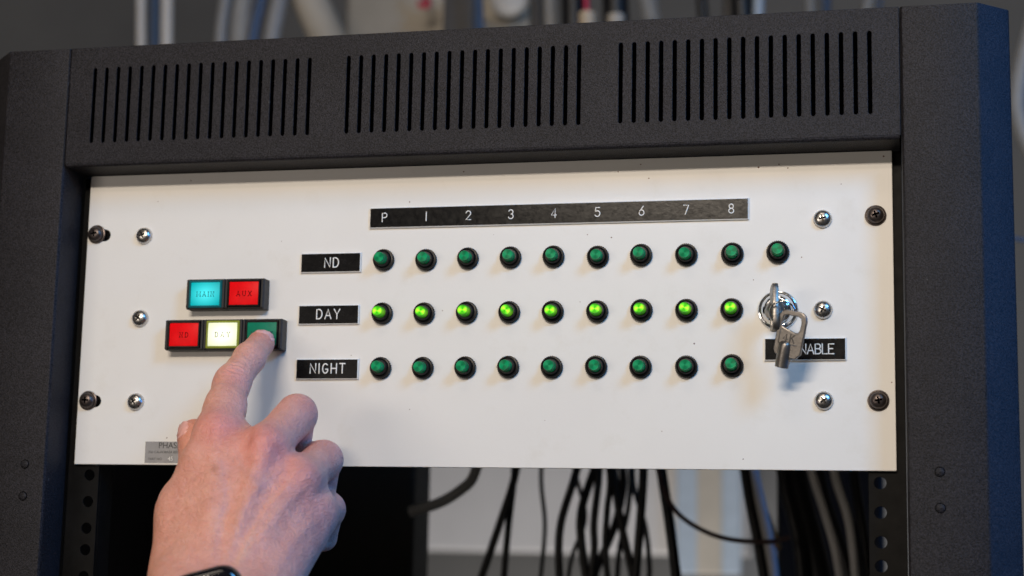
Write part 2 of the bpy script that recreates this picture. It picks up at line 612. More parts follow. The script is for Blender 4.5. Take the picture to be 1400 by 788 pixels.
def write(text, parent, x_mid, y, z_mid, h, stroke, gap, mat, serif=False, partname='letter', widths=None):
    """centre a word on (x_mid, z_mid); positions relative to the parent (mm)"""
    ws = [GL[c][0] * h for c in text]
    tot = sum(ws) + gap * (len(text) - 1)
    x = x_mid - tot / 2
    for c, w in zip(text, ws):
        key = (c, h, stroke, mat, serif)
        if key not in GCACHE:
            mb, _ = glyph_mesh(c, h, stroke, serif)
            o = mb.build(partname, mat, parent, (x, y, z_mid - h / 2), True)
            GCACHE[key] = o.data
        else:
            o = link(partname, GCACHE[key], parent, (x, y, z_mid - h / 2))
        x += w + gap


# ================================================================== THE ROOM BEHIND
k = NT('grey_wall_paint')
nz = k.noise(2.2, 4, 0.6)
k.l(k.ramp(nz.outputs[0], [(0.3, (0.105, 0.105, 0.107)), (0.7, (0.15, 0.149, 0.147))]).outputs[0], k.p.inputs['Base Color'])
k.p.inputs['Roughness'].default_value = 0.8
M['wall'] = k.m
wall = mesh_obj('back_wall', box(-2200, 2400, 1700, 1760, -1600, 2000)[0], box(-2200, 2400, 1700, 1760, -1600, 2000)[1], 'wall')
tag(wall, kind='structure')

M['pipe_white'] = plain('white_conduit', (0.62, 0.60, 0.58), 0.4, var=0.05)
M['pipe_grey'] = plain('grey_hose', (0.26, 0.26, 0.26), 0.5, var=0.1)
M['pipe_dark'] = plain('dark_grey_hose', (0.05, 0.05, 0.055), 0.5, var=0.1)
M['blue'] = plain('blue_cable_jacket', (0.035, 0.075, 0.16), 0.45, var=0.1)
M['blue_pale'] = plain('pale_blue_plastic', (0.35, 0.42, 0.50), 0.5, var=0.08)
M['beige'] = plain('beige_duct', (0.42, 0.38, 0.32), 0.6, var=0.12, vscale=12)
M['beige_warm'] = plain('tan_plastic', (0.50, 0.40, 0.28), 0.5, var=0.1)
M['red'] = plain('red_cable_jacket', (0.42, 0.012, 0.05), 0.45, var=0.1)
M['cable'] = plain('black_cable_jacket', (0.006, 0.006, 0.007), 0.45, var=0.2)
M['brown_cable'] = plain('brown_red_cable', (0.05, 0.022, 0.02), 0.5, var=0.2)
M['orange'] = plain('orange_cable', (0.30, 0.12, 0.02), 0.5, var=0.1)
M['chassis'] = plain('black_chassis', (0.005, 0.005, 0.006), 0.6, var=0.2)
M['pale_wall'] = plain('pale_cabinet', (0.46, 0.45, 0.45), 0.6, var=0.06, vscale=8)


def cable(name, pts, r, mat, label, cat='cable', group=None, n=10):
    """pts are (px, py, depth) along the run; r in mm"""
    P = catmull([at(*p) for p in pts], 8)
    base = np.asarray(P[-1])
    v, f = sweep([q - base for q in P], r, n)
    o = mesh_obj(name, v, f, mat, None, base, True, sharp=50)
    tag(o, label, cat, group)
    return o


# above the rack
cable('conduit_pipe', [(193, -60, 900), (193, 140, 900)], 5.6, 'pipe_white', 'thin pinkish white pipe above the rack, left of the pair', 'pipe')
cable('conduit_pipe', [(229, -60, 900), (227, 140, 900)], 7.0, 'pipe_white', 'thicker pale grey pipe above the rack, right of the pair', 'pipe')
cable('cable', [(213, -60, 915), (212, 140, 915)], 6.0, 'blue', 'dark blue cable between the two pale pipes above the rack')
cable('hose', [(330, -80, 850), (305, 20, 850), (298, 140, 850)], 7, 'pipe_grey', 'grey curved hose above the rack, leftmost of the bundle', 'hose')
cable('hose', [(352, -80, 870), (332, 10, 870), (325, 140, 870)], 14, 'pipe_grey', 'thick grey hose above the rack beside the blue cable', 'hose')
cable('cable', [(374, -80, 850), (357, 0, 850), (345, 60, 850), (342, 140, 850)], 5.5, 'blue', 'blue cable curving up between the grey hoses')
cable('hose', [(402, -80, 870), (382, 0, 870), (371, 60, 870), (368, 140, 870)], 10, 'pipe_grey', 'grey hose right of the blue cable above the rack', 'hose')
cable('hose', [(380, -120, 900), (425, 0, 900), (470, 100, 900), (490, 160, 900)], 22, 'beige', 'thick beige hose slanting down behind the rack top', 'hose')
b0 = at(560, 30, 1150)
v, f = box(-80, 75, -30, 30, -70, 40, 8, 3)
tag(mesh_obj('cable_duct', v, f, 'beige', None, b0), 'blurred beige trunking box behind the middle of the rack top', 'duct')
cable('cable', [(572, -30, 1050), (585, 5, 1050), (572, 6, 1050)], 4, 'red', 'short pinkish cable end on the beige trunking')
v, f = box(-20, 20, -12, 12, -110, 60, 3, 2)
tag(mesh_obj('cable_bundle', v, f, 'pipe_dark', None, at(630, 20, 1000)), 'dark grey flat cable bundle beside the beige trunking', 'cables')
cable('cable', [(648, -60, 930), (655, 10, 930), (655, 140, 930)], 5.5, 'blue', 'bright blue cable in front of the dark flat bundle')
v, f = box(-34, 34, -15, 15, -90, 60, 4, 2)
tag(mesh_obj('junction_box', v, f, 'beige', None, at(692, 30, 1200)), 'pale grey box on the wall above the rack middle', 'box')
v, f = lathe([(0.1, 20), (14, 18), (24, 10), (27, 0)], 20)
tag(mesh_obj('pipe_end', v, f, 'pipe_white', None, at(697, -4, 1150), True), 'round white cap above the rack, cut by the top edge', 'pipe')
for i, (x, dx, r, lab) in enumerate([(733, 4, 7, 'dark grey cable hanging left of the black pair above the rack'),
                                     (752, 3, 7, 'mid grey cable hanging between dark cables above the rack')]):
    cable('cable', [(x - dx, -80, 900), (x, 20, 900), (x + dx, 140, 900)], r, ['pipe_dark', 'pipe_grey'][i], lab)
cable('cable', [(783, -80, 760), (784, 20, 760), (786, 140, 760)], 13, 'cable', 'thick black cable left of the red cable above the rack')
cable('cable', [(798, -80, 730), (802, 10, 730), (806, 140, 730)], 3.2, 'red', 'dark red cable between two thick black cables')
cable('cable', [(838, -80, 760), (842, 20, 760), (846, 140, 760)], 14, 'cable', 'thick black cable right of the red cable above the rack')
cable('connector_boot', [(803, 18, 700), (803, 60, 700)], 9, 'beige_warm', 'tan connector end below the red cable', 'connector')
cable('connector_boot', [(842, 21, 700), (842, 60, 700)], 9, 'beige', 'pale connector end below the right black cable', 'connector')
cable('hose', [(870, -80, 1000), (890, 20, 1000), (912, 140, 1000)], 11, 'pipe_grey', 'light grey hose slanting behind the rack top right of centre', 'hose')
cable('cable', [(950, -80, 800), (960, 10, 800), (972, 140, 800)], 6, 'cable', 'thin black cable slanting above the rack, left of the thick one')
cable('cable', [(1008, -80, 800), (1014, 10, 800), (1020, 140, 800)], 12, 'cable', 'thick black cable above the rack beside a pale blue one')
cable('cable', [(992, -80, 830), (996, 10, 830), (1000, 140, 830)], 6, 'pipe_dark', 'brownish grey cable above the rack between black cables')
cable('cable', [(1041, -80, 800), (1037, 10, 800), (1034, 140, 800)], 6, 'blue_pale', 'pale blue cable above the right slots')
cable('conduit_pipe', [(1104, -80, 1000), (1108, 10, 1000), (1110, 140, 1000)], 6, 'pipe_grey', 'grey pipe above the right slot group', 'pipe')
cable('cable', [(1132, -80, 1000), (1130, 10, 1000), (1128, 140, 1000)], 5, 'blue', 'dim blue cable right of the grey pipe above the right slots')
cable('hose', [(1200, -60, 1000), (1186, 10, 1000), (1170, 140, 1000)], 7, 'pipe_grey', 'grey hose near the right end of the rack top', 'hose')
cable('cable', [(1205, -60, 1010), (1203, 10, 1010), (1200, 140, 1010)], 2.5, 'blue', 'thin blue cable near the right end of the rack top')
# right edge
cable('hose', [(1440, -60, 700), (1398, 90, 700), (1396, 170, 700), (1440, 260, 700)], 9, 'pipe_grey', 'pale hose looping beside the right rack post', 'hose')
cable('cable', [(1375, 322, 600), (1395, 328, 600), (1440, 330, 600)], 2.2, 'blue', 'thin blue cable leaving the right rack post')

# seen below the panel
ch = at(588, 700, 470)
v, f = box(-560, 0, 0, 50, -230, 190, 3, 2)
tag(mesh_obj('equipment_chassis', v, f, 'chassis', None, (ch[0], 420, ch[2])), 'matt black equipment chassis deep in the rack on the left', 'equipment')
c2 = at(1062, 700, 520)
v, f = box(0, at(1208, 700, 520)[0] - c2[0], 0, 60, -260, 190, 3, 2)
tag(mesh_obj('equipment_chassis', v, f, 'chassis', None, (c2[0], 520, c2[2])), 'black equipment chassis deep in the rack on the right', 'equipment')
for x, w, mt, lab in [(940, 15, 'blue_pale', 'pale blue upright strip behind the cables, left of two'), (1000, 13, 'blue_pale', 'pale blue upright strip behind the cables, right of two'),
                      (970, 18, 'beige', 'beige upright strip between the two pale blue strips')]:
    p = at(x, 715, 1400)
    v, f = box(-w, w, -8, 8, -70, 160, 3, 2)
    tag(mesh_obj('wall_strip', v, f, mt, None, p), lab, 'strip')
p = at(720, 700, 1550)
v, f = box(-180, 330, -60, 60, -60, 170, 6, 2)
tag(mesh_obj('wall_cabinet', v, f, 'pale_wall', None, p), 'pale cabinet on the wall behind the hanging black cables', 'cabinet')
cable('hose', [(560, 700, 330), (600, 688, 330), (630, 670, 330), (648, 650, 330), (660, 600, 330)], 4.2, 'pipe_grey', 'grey hose curving out of the left chassis', 'hose')
CB = [([(712, 600, 380), (703, 655, 380), (682, 720, 380), (655, 800, 380), (640, 850, 380)], 4.2, 'straight black cable slanting down left of its twin'),
      ([(706, 600, 390), (702, 660, 390), (695, 720, 390), (688, 800, 390), (684, 850, 390)], 3.6, 'straight black cable hanging right of the slanting one'),
      ([(800, 600, 380), (785, 655, 380), (767, 715, 380), (764, 770, 380), (770, 850, 380)], 4.2, 'black cable bowing left, first of the middle bunch'),
      ([(830, 600, 400), (808, 655, 400), (794, 705, 400), (797, 760, 400), (812, 850, 400)], 4.6, 'black cable bowing left, second of the middle bunch'),
      ([(822, 600, 390), (818, 660, 390), (812, 715, 390), (812, 760, 390), (800, 850, 390)], 4.0, 'black cable hanging between the bowed ones'),
      ([(845, 600, 420), (852, 660, 420), (840, 720, 420), (815, 780, 420), (795, 850, 420)], 4.4, 'black cable crossing to the left at the frame bottom'),
      ([(836, 600, 410), (842, 670, 410), (852, 730, 410), (866, 790, 410), (876, 850, 410)], 4.4, 'black cable crossing to the right at the frame bottom'),
      ([(880, 600, 380), (879, 660, 380), (874, 730, 380), (868, 800, 380), (862, 850, 380)], 4.6, 'black upright cable right of the crossing pair'),
      ([(898, 600, 380), (906, 655, 380), (916, 720, 380), (926, 800, 380), (934, 850, 380)], 5.4, 'thick black cable where the thin brown one starts'),
      ([(1012, 600, 380), (1024, 680, 380), (1036, 740, 380), (1046, 800, 380), (1052, 850, 380)], 5.0, 'black cable at the left edge of the dark right bundle'),
      ([(1075, 600, 420), (1090, 680, 420), (1106, 740, 420), (1120, 800, 420), (1128, 850, 420)], 15, 'very thick black cable bundle in the lower right opening'),
      ([(1108, 600, 400), (1126, 680, 400), (1146, 740, 400), (1163, 800, 400), (1170, 850, 400)], 6.5, 'black cable between the two white cables'),
      ([(1160, 600, 400), (1172, 680, 400), (1182, 740, 400), (1190, 800, 400), (1196, 850, 400)], 5.0, 'black cable beside the right perforated rail')]
CB += [([(742, 600, 430), (740, 660, 430), (745, 720, 430), (738, 800, 430), (730, 850, 430)], 2.4, 'thin black cable between the slanting pair and the middle bunch'),
       ([(858, 600, 440), (862, 650, 440), (858, 700, 440), (846, 760, 440), (842, 850, 440)], 3.0, 'thin black cable weaving through the crossing pair'),
       ([(1062, 600, 400), (1074, 670, 400), (1090, 735, 400), (1098, 800, 400), (1102, 850, 400)], 6.0, 'black cable on the left flank of the thick bundle')]
CB += [([(776, 600, 450), (790, 660, 450), (800, 710, 450), (780, 770, 450), (772, 850, 450)], 2.6, 'thin black cable snaking behind the first bowed cable'),
       ([(868, 600, 460), (866, 660, 460), (882, 720, 460), (888, 780, 460), (884, 850, 460)], 3.0, 'thin black cable bowing right behind the upright one'),
       ([(826, 600, 360), (834, 655, 360), (830, 700, 360), (828, 760, 360), (838, 850, 360)], 3.4, 'black cable down the middle of the crossing pair'),
       ([(1128, 600, 430), (1150, 680, 430), (1172, 740, 430), (1184, 800, 430), (1188, 850, 430)], 6.0, 'black cable right of the right white cable')]
for pts, r, lab in CB:
    cable('hanging_cable', pts, r * 0.78, 'cable', lab, 'cable', 'black cables hanging below the panel')
cable('hanging_cable', [(893, 610, 350), (905, 662, 350), (925, 700, 350), (960, 725, 350), (1000, 738, 350), (1052, 741, 350), (1080, 735, 350)], 1.9, 'brown_cable', 'thin brown cable drooping across to the right bundle', 'cable')
cable('hanging_cable', [(1040, 690, 500), (1052, 720, 490), (1062, 750, 480)], 4, 'orange', 'short orange cable in the dark right bundle', 'cable')
cable('hanging_cable', [(1100, 610, 370), (1112, 655, 370), (1128, 705, 370), (1142, 755, 370), (1158, 850, 370)], 3.2, 'pipe_white', 'white cable in the dark right bundle, left of two', 'cable')
cable('hanging_cable', [(1134, 610, 370), (1142, 655, 370), (1158, 705, 370), (1166, 755, 370), (1174, 850, 370)], 3.2, 'pipe_white', 'white cable in the dark right bundle, right of two', 'cable')
cable('hanging_cable', [(1028, 640, 480), (1042, 700, 480), (1054, 760, 480), (1062, 850, 480)], 5.0, 'pipe_white', 'broad pale cable beside the orange one', 'cable')

# ================================================================== EQUIPMENT RACK
FY = -25.0                       # front of the rack frame
rack = empty('equipment_rack', (0, 0, -420))
tag(rack, 'black powder coated equipment rack frame with three groups of vent slots', 'rack')
RZ = 420.0                        # child z offset


def slot_loop(x, z0, z1, r, n=5):
    out = []
    for i in range(n + 1):
        a = R(180 * i / n)
        out.append((x + r * math.cos(a), z1 - r + r * math.sin(a)))
    for i in range(n + 1):
        a = R(180 + 180 * i / n)
        out.append((x + r * math.cos(a), z0 + r + r * math.sin(a)))
    return out


holes = []
for gc in (-161.2, 0.3, 161.6):
    for i in range(19):
        holes.append(slot_loop(gc + (i - 9) * 7.63, 103.2 + RZ, 150.0 + RZ, 1.12))
mb = MB()
v, f = plate(rrect(0, 126.95 + RZ, 492.4, 72.1, 0.3, 2), holes, FY, 1.6, 0.3)
mb.add(v, f)
top_panel = mb.build('top_panel', 'powder', rack, smooth=True, sharp=35)
# folded lower lip, upper return, and unseen black sheets added to keep slots dark
mb = MB()
lip = [(FY + 0.02, 90.9)] + [(FY + 2.0 - 2.0 * math.cos(R(a)), 90.8 - 2.0 * math.sin(R(a))) for a in (8, 30, 50, 70, 90)] + [(3.4, 88.8), (3.4, 89.8), (FY + 2.0, 89.8), (FY + 1.5, 90.9)]
n = len(lip)
vv = [(-245.6, y, z + RZ) for y, z in lip] + [(245.6, y, z + RZ) for y, z in lip]
ff = [(i, (i + 1) % n, n + (i + 1) % n, n + i) for i in range(n)] + [tuple(range(n))[::-1], tuple(range(n, 2 * n))]
mb.add(vv, ff)
mb.build('lower_lip', 'powder', rack, smooth=True, sharp=40)
v, f = box(-246.2, 246.2, FY + 1.75, 60, 161.2 + RZ, 162.8 + RZ)
mesh_obj('top_cover', v, f, 'powder', rack)
mb = MB()
mb.add(*box(-246.6, 246.6, 58, 60, 90.2 + RZ, 161.0 + RZ))
for s in (-1, 1):
    mb.add(*box(s * 246.45 - 0.2, s * 246.45 + 0.2, FY + 1.7, 57.9, 90.2 + RZ, 162.6 + RZ))
mb.add(*box(-246.1, 246.1, 3.6, 57.8, 90.3 + RZ, 91.0 + RZ))
mb.build('slot_blackout', 'inside', rack)


def post_poly(s):
    pts = []
    for a in (180, 210, 240, 270):
        pts.append((246.8 + 2.2 + 2.2 * math.cos(R(a)), FY + 2.2 + 2.2 * math.sin(R(a))))
    pts += [(286.8, FY), (287.8, FY + 0.25), (288.6, FY + 0.9), (304.2, -9.4), (304.8, -8.4), (305, -7.2), (305, 420), (300, 420), (300, 30), (258, 30), (258, 0), (246.8, 0)]
    return [(s * x, y) for x, y in pts]


for s in (-1, 1):
    poly = post_poly(s)
    if s < 0:
        poly = poly[::-1]
    v, f = prism(poly, 0, 163.0 + RZ)
    post = mesh_obj('post', v, f, 'powder', rack, smooth=True, sharp=30)
    tag(post, 'dark post at the left edge' if s < 0 else 'right post with a bevel lit bright blue')
    for z in (-90.0, -108.7):
        x = (-260 if s < 0 else 263.3)
        mb = MB()
        mb.add(*lathe([(2.75, 0.01), (2.72, 0.10), (2.28, 0.10), (2.25, 0.03)], 24), 1)
        mb.add(*lathe([(2.26, 0.02), (2.24, 0.38), (2.05, 0.52), (0.01, 0.60)], 24), 0)
        mb.build('hole_plug', ['powder', 'inside'], post, (x, FY, z + RZ), True, 40)
    # perforated mounting rail with the 15.9 / 15.9 / 12.7 mm hole pattern
    holes = []
    z = -94.8
    k3 = 0
    while z > -400:
        c = (s * 232.5, z + RZ)
        holes.append([(c[0] + 3.3 * math.cos(R(a)), c[1] + 3.3 * math.sin(R(a))) for a in range(0, 360, 24)])
        z -= (15.875, 15.875, 12.7)[k3 % 3]
        k3 += 1
    xc = s * 236.4
    v, f = plate(rrect(xc, -165 + RZ, 20.0, 506, 0.4, 1), holes, 3.2, 2.4, 0.2)
    mb = MB()
    mb.add(v, f)
    v, f = box(min(s * 226.2, s * 228.4), max(s * 226.2, s * 228.4), 5.7, 22, -415 + RZ, 86 + RZ)
    mb.add(v, f)
    mb.build('mounting_rail', 'rail', rack)

# ================================================================== CONTROL PANEL
PB = -88.5
panel = empty('control_panel', (0, 0, PB))
tag(panel, 'off white control panel with rows of green lamps and labelled push buttons', 'control panel')


def P3(x, y, z):
    return (x, y, z - PB)


holes = []
for sx in (-1, 1):
    for z in (51.2, -50.6):
        L = []
        w = 3.6
        cx = sx * 232.0
        for i in range(9):
            a = R(-90 + 180 * i / 8)
            L.append((cx + 2.3 + w * math.cos(a), z - PB + w * math.sin(a)))
        for i in range(9):
            a = R(90 + 180 * i / 8)
            L.append((cx - 2.0 + w * math.cos(a), z - PB + w * math.sin(a)))
        holes.append(L)
v, f = plate(rrect(0, 88.5, 482.6, 177.0, 0.5, 2), holes, 0, 3.0, 0.35)
face = mesh_obj('faceplate', v, f, 'panel', panel, smooth=True, sharp=35)

# ---- specks of dirt and rust on the enamel
mb = MB()
SP = [(866, 357, .55), (836, 325, .4), (803, 321, .3), (949, 470, .55), (605, 425, .35), (560, 276, .35), (675, 321, .2), (261, 233 + 14, .4), (216, 276, .3),
      (1037, 229, .5), (1065, 225, .4), (1077, 230, .4), (1208, 214, .5), (1150, 252, .3), (1096, 352, .35), (1030, 383, .3), (793, 413, .25), (634, 235, .45), (845, 235, .4),
      (876, 225, .35), (887, 244, .4), (560, 277, .3), (228, 599, .4), (1219, 523, .4), (1016, 628, .35), (462, 503, .25), (480, 486, .25), (679, 502, .25), (385, 330, .22), (905, 590, .25), (745, 575, .22), (560, 560, .25)]
for px, py, r in SP:
    c = at(px, py, 0)
    n0 = 7
    ang0 = random.random() * 6
    vv = [(c[0] + r * random.uniform(.7, 1.3) * math.cos(ang0 + 6.283 * i / n0), -0.03, c[2] - PB + r * random.uniform(.7, 1.2) * math.sin(ang0 + 6.283 * i / n0)) for i in range(n0)]
    vv += [(x, 0.05, z) for x, y, z in vv]
    mb.add(vv, [tuple(range(n0))[::-1]] + [(i, (i + 1) % n0, n0 + (i + 1) % n0, n0 + i) for i in range(n0)])
o = mb.build('dirt_specks', 'speck', panel)
tag(o, kind='stuff')


# ---- screws
def phillips(prof, rec_w, rec_l, depth, mats):
    """domed head with a cross recess cut in"""
    v, f = lathe(prof, 40)
    bm = bmesh.new()
    vs = [bm.verts.new(Vector(p) * S) for p in v]
    for q in f:
        try: bm.faces.new([vs[i] for i in q])
        except ValueError: pass
    bm.faces.new([vs[i] for i in range(40)][::-1])
    bmesh.ops.remove_doubles(bm, verts=bm.verts, dist=1e-6)
    bmesh.ops.recalc_face_normals(bm, faces=bm.faces)
    me = bpy.data.meshes.new('screw')
    bm.to_mesh(me)
    bm.free()
    for m_ in mats:
        me.materials.append(M[m_])
    top = max(h for r, h in prof)
    cut = bmesh.new()
    pl = []
    w, l = rec_w, rec_l
    for (a, b) in [(w, l), (w, w), (l, w), (l, -w), (w, -w), (w, -l), (-w, -l), (-w, -w), (-l, -w), (-l, w), (-w, w), (-w, l)]:
        pl.append((a, b))
    n_ = len(pl)
    va = [cut.verts.new(Vector((x * 0.55, -(top - depth), z * 0.55)) * S) for x, z in pl]
    vb = [cut.verts.new(Vector((x, -(top + 1.0), z)) * S) for x, z in pl]
    cut.faces.new(va)
    cut.faces.new(vb[::-1])
    for i in range(n_):
        cut.faces.new((va[i], vb[i], vb[(i + 1) % n_], va[(i + 1) % n_]))
    bmesh.ops.recalc_face_normals(cut, faces=cut.faces)
    mc = bpy.data.meshes.new('cut')
    cut.to_mesh(mc)
    cut.free()
    for m_ in mats:
        mc.materials.append(M[m_])
    mc.polygons.foreach_set('material_index', [1] * len(mc.polygons))
    oa = bpy.data.objects.new('a', me)
    ob = bpy.data.objects.new('b', mc)
    COL.objects.link(oa)
    COL.objects.link(ob)
    md = oa.modifiers.new('b', 'BOOLEAN')
    md.object = ob
    md.operation = 'DIFFERENCE'
    md.solver = 'EXACT'
    bpy.context.view_layer.update()
    res = bpy.data.meshes.new_from_object(oa.evaluated_get(bpy.context.evaluated_depsgraph_get()))
    bpy.data.objects.remove(oa)
    bpy.data.objects.remove(ob)
    res.polygons.foreach_set('use_smooth', [True] * len(res.polygons))
    res.set_sharp_from_angle(angle=R(38))
    return res


dome = [(5.2, 0.0), (5.2, 0.5), (5.08, 0.8), (5.02, 1.3), (4.8, 2.1), (4.2, 2.9), (3.3, 3.5), (2.3, 3.9), (1.1, 4.1), (0.02, 4.15)]
scr = phillips(dome, 0.62, 2.5, 2.3, ['steel', 'recess'])
rscr = phillips([(4.7, 0.9), (4.7, 1.6), (4.5, 2.5), (4.0, 3.4), (3.2, 4.1), (2.2, 4.5), (1.0, 4.7), (0.02, 4.75)], 0.65, 2.5, 2.4, ['bronze', 'inside'])
wv, wf = lathe([(5.75, 0.03), (5.85, 0.4), (5.6, 0.95), (5.1, 1.1), (4.85, 0.9), (3.0, 0.85)], 36)
wme = None
for i, (x, z) in enumerate([(-203.5, 50.2), (-203.2, -0.5), (-203.2, -51), (203.2, 50.6), (203, -0.4), (203, -50.6)]):
    o = link('panel_screw', scr, panel, P3(x, 0, z))
    o.rotation_euler = (0, R(random.uniform(0, 90)), 0)
for x, z in [(-235.2, 51.9), (-234.4, -50.2), (232.0, 51.9), (232.2, -50.5)]:
    o = link('rack_screw', rscr, panel, P3(x, 0, z))
    o.rotation_euler = (0, R(random.uniform(-20, 20)), 0)
    if wme is None:
        wme = mesh_obj('washer', wv, wf, 'bronze', o, smooth=True, sharp=35).data
    else:
        link('washer', wme, o)

# ---- indicator lamps
NT_ = 34
cprof = [(6.3, 0.0), (6.3, 2.5), (6.0, 3.0), (5.3, 3.15), (4.9, 2.9), (4.6, 3.3), (4.2, 4.9), (4.0, 5.3), (3.0, 5.35)]
v, f = lathe(cprof, NT_ * 2, teeth=(0, 1))
lens_prof = [(3.45, 4.0), (3.42, 5.6), (3.2, 8.6), (3.08, 9.9), (2.92, 10.35), (2.85, 10.45)] + [(r_, 10.45 - (0.05 if j % 2 else 0)) for j, r_ in enumerate((2.6, 2.3, 2.0, 1.65, 1.3, 0.95, 0.6, 0.3))] + [(0.02, 10.42)]
lv, lf = lathe(lens_prof, 40)
cme = lme = lme_lit = None
COLN = ['P'] + [str(i) for i in range(1, 9)]
for row, z, lit in (('ND', 32.0, False), ('DAY', 0.35, True), ('NIGHT', -31.4, False)):
    for c in range(10 if row == 'ND' else 9):
        x = -50.4 + 25.42 * c + random.uniform(-.25, .25)
        zz = z + random.uniform(-.3, .3)
        if cme is None:
            lamp = mesh_obj('indicator_lamp', v, f, 'black_plastic', panel, P3(x, 0, zz), True, sharp=30)
            cme = lamp.data
        else:
            lamp = link('indicator_lamp', cme, panel, P3(x, 0, zz))
        if lit:
            if lme_lit is None:
                lo = mesh_obj('lens', lv, lf, 'lens_lit', lamp, smooth=True, sharp=25)
                lme_lit = lo.data
            else:
                lo = link('lens', lme_lit, lamp)
        else:
            if lme is None:
                lo = mesh_obj('lens', lv, lf, 'lens_green', lamp, smooth=True, sharp=25)
                lme = lo.data
            else:
                lo = link('lens', lme, lamp)
        lamp.rotation_euler = (R(random.uniform(-2.2, 2.2)), R(random.uniform(-40, 40)), R(random.uniform(-2.2, 2.2)))
        if c < 9:
            lamp['label'] = ('lit bright green' if lit else 'unlit dark green') + ' lamp under %s in the %s row' % (COLN[c], row)
        else:
            lamp['label'] = 'extra unlit green lamp at the right end of the ND row'

# ---- engraved name plates


def nameplate(x0, x1, z0, z1, face_mat, label):
    """three-ply laminate: white core showing at the bevelled edge, black face"""
    t = 1.7
    w, h = x1 - x0, z1 - z0
    o0 = [(-w / 2, h / 2), (w / 2, h / 2), (w / 2, -h / 2), (-w / 2, -h / 2)]
    levels = [(0, 0.02), (0, t - 0.55), (0.55, t - 0.12), (0.55, t - 0.12), (0.62, t)]
    vs = []
    for ins, hh in levels:
        for x, z in o0:
            vs.append((x - math.copysign(ins, x), -hh, z - math.copysign(ins, z)))
    fs, fm = [], []
    for li in range(len(levels) - 1):
        if li == 2:
            continue
        for i in range(4):
            j = (i + 1) % 4
            fs.append((li * 4 + i, li * 4 + j, li * 4 + 4 + j, li * 4 + 4 + i))
            fm.append(0 if li < 2 else 1)
    fs.append(tuple(len(vs) - 4 + i for i in range(4)))
    fm.append(1)
    o = mesh_obj('nameplate', vs, fs, ['lam_white', face_mat], panel, P3((x0 + x1) / 2, 0, (z0 + z1) / 2), fmat=fm)
    o['label'] = label
    return o


YL = -1.72
pl = nameplate(-60.0, 162.6, 51.2, 63.7, 'lam_strip', 'long black strip numbered P and 1 to 8')
for i, ch in enumerate(COLN):
    xm = -50.6 + 25.42 * i
    write(ch, pl, xm - 51.3, YL, 57.6 - 57.45, 5.2, 0.62, 0, 'engrave', partname='numeral')
pl = nameplate(-101.8, -64.4, 25.3, 37.2, 'lam_black', 'black plate engraved ND')
write('ND', pl, 0.7, YL, 0, 5.6, 0.78, 1.9, 'engrave')
pl = nameplate(-102.0, -64.5, -5.6, 6.1, 'lam_black', 'black plate engraved DAY')
write('DAY', pl, -0.1, YL, 0.3, 5.6, 0.78, 1.9, 'engrave')
pl = nameplate(-102.3, -63.8, -38.0, -25.8, 'lam_black', 'black plate engraved NIGHT')
write('NIGHT', pl, 0.5, YL, 0.3, 5.6, 0.78, 1.95, 'engrave')
pl = nameplate(170.9, 215.4, -28.5, -15.9, 'lam_black', 'black plate below the key switch, half hidden by the key')
write('DISENABLE', pl, 0.2, YL, 0.0, 5.4, 0.75, 0.78, 'engrave')

# ---- push buttons
BW, BH = 24.45, 18.1


def push_button(cx, cz, word, cap, rim, inkm, label, press=0.0):
    mb = MB()
    v, f = box(-BW / 2 + 0.06, BW / 2 - 0.06, -8.4, -0.02, -BH / 2, BH / 2, 0.35, 1)
    mb.add(v, f)
    # raised guard walls left and right of the window
    for sx in (-1, 1):
        v, f = box(sx * (BW / 2 - 0.95) - 0.8, sx * (BW / 2 - 0.95) + 0.8, -9.6, -8.3, -BH / 2 + 0.4, BH / 2 - 0.4, 0.25, 1)
        mb.add(v, f)
    b = mb.build('push_button', 'housing', panel, P3(cx, 0, cz), True, 30)
    b['label'] = label
    # stepped clear rim
    mb = MB()
    W, H = 20.6, 16.2
    lv_ = [(0, 8.3), (0, 9.9), (0.45, 10.35), (0.95, 10.35), (1.0, 9.9), (1.15, 9.9)]
    vs = []
    for ins, hh in lv_:
        for x, z in ((-W / 2, H / 2), (W / 2, H / 2), (W / 2, -H / 2), (-W / 2, -H / 2)):
            vs.append((x - math.copysign(ins, x), -hh, z - math.copysign(ins, z)))
    fs = [(l * 4 + i, l * 4 + (i + 1) % 4, l * 4 + 4 + (i + 1) % 4, l * 4 + 4 + i) for l in range(len(lv_) - 1) for i in range(4)]
    mb.add(vs, fs)
    mb.build('window_rim', rim, b, (0, press, 0))
    v, f = box(-W / 2 + 1.2, W / 2 - 1.2, -10.15, -9.2, -H / 2 + 1.2, H / 2 - 1.2, 0.3, 2)
    mesh_obj('window', v, f, cap, b, (0, press, 0), True, sharp=30)
    write(word, b, 0.2, -10.18 + press, -0.2, 2.8, 0.40, 1.9 if len(word) < 4 else 1.6, inkm, serif=True)
    return b


push_button(-145.7 - BW / 2, 12.4, 'MAIN', 'cap_cyan', 'rim_cyan', 'legend_lit', 'push button lit cyan, marked MAIN')
push_button(-145.7 + BW / 2, 12.4, 'AUX', 'cap_red', 'rim_dark', 'legend', 'red push button marked AUX')
push_button(-145.8 - BW, -11.9, 'ND', 'cap_red', 'rim_dark', 'legend', 'red push button marked ND')
push_button(-145.8, -11.9, 'DAY', 'cap_yellow', 'rim_yellow', 'legend_lit', 'push button lit pale yellow, marked DAY')
push_button(-145.8 + BW, -11.9, 'NIGHT', 'cap_green', 'rim_dark', 'legend_lit', 'dark green push button under the fingertip', 0.6)

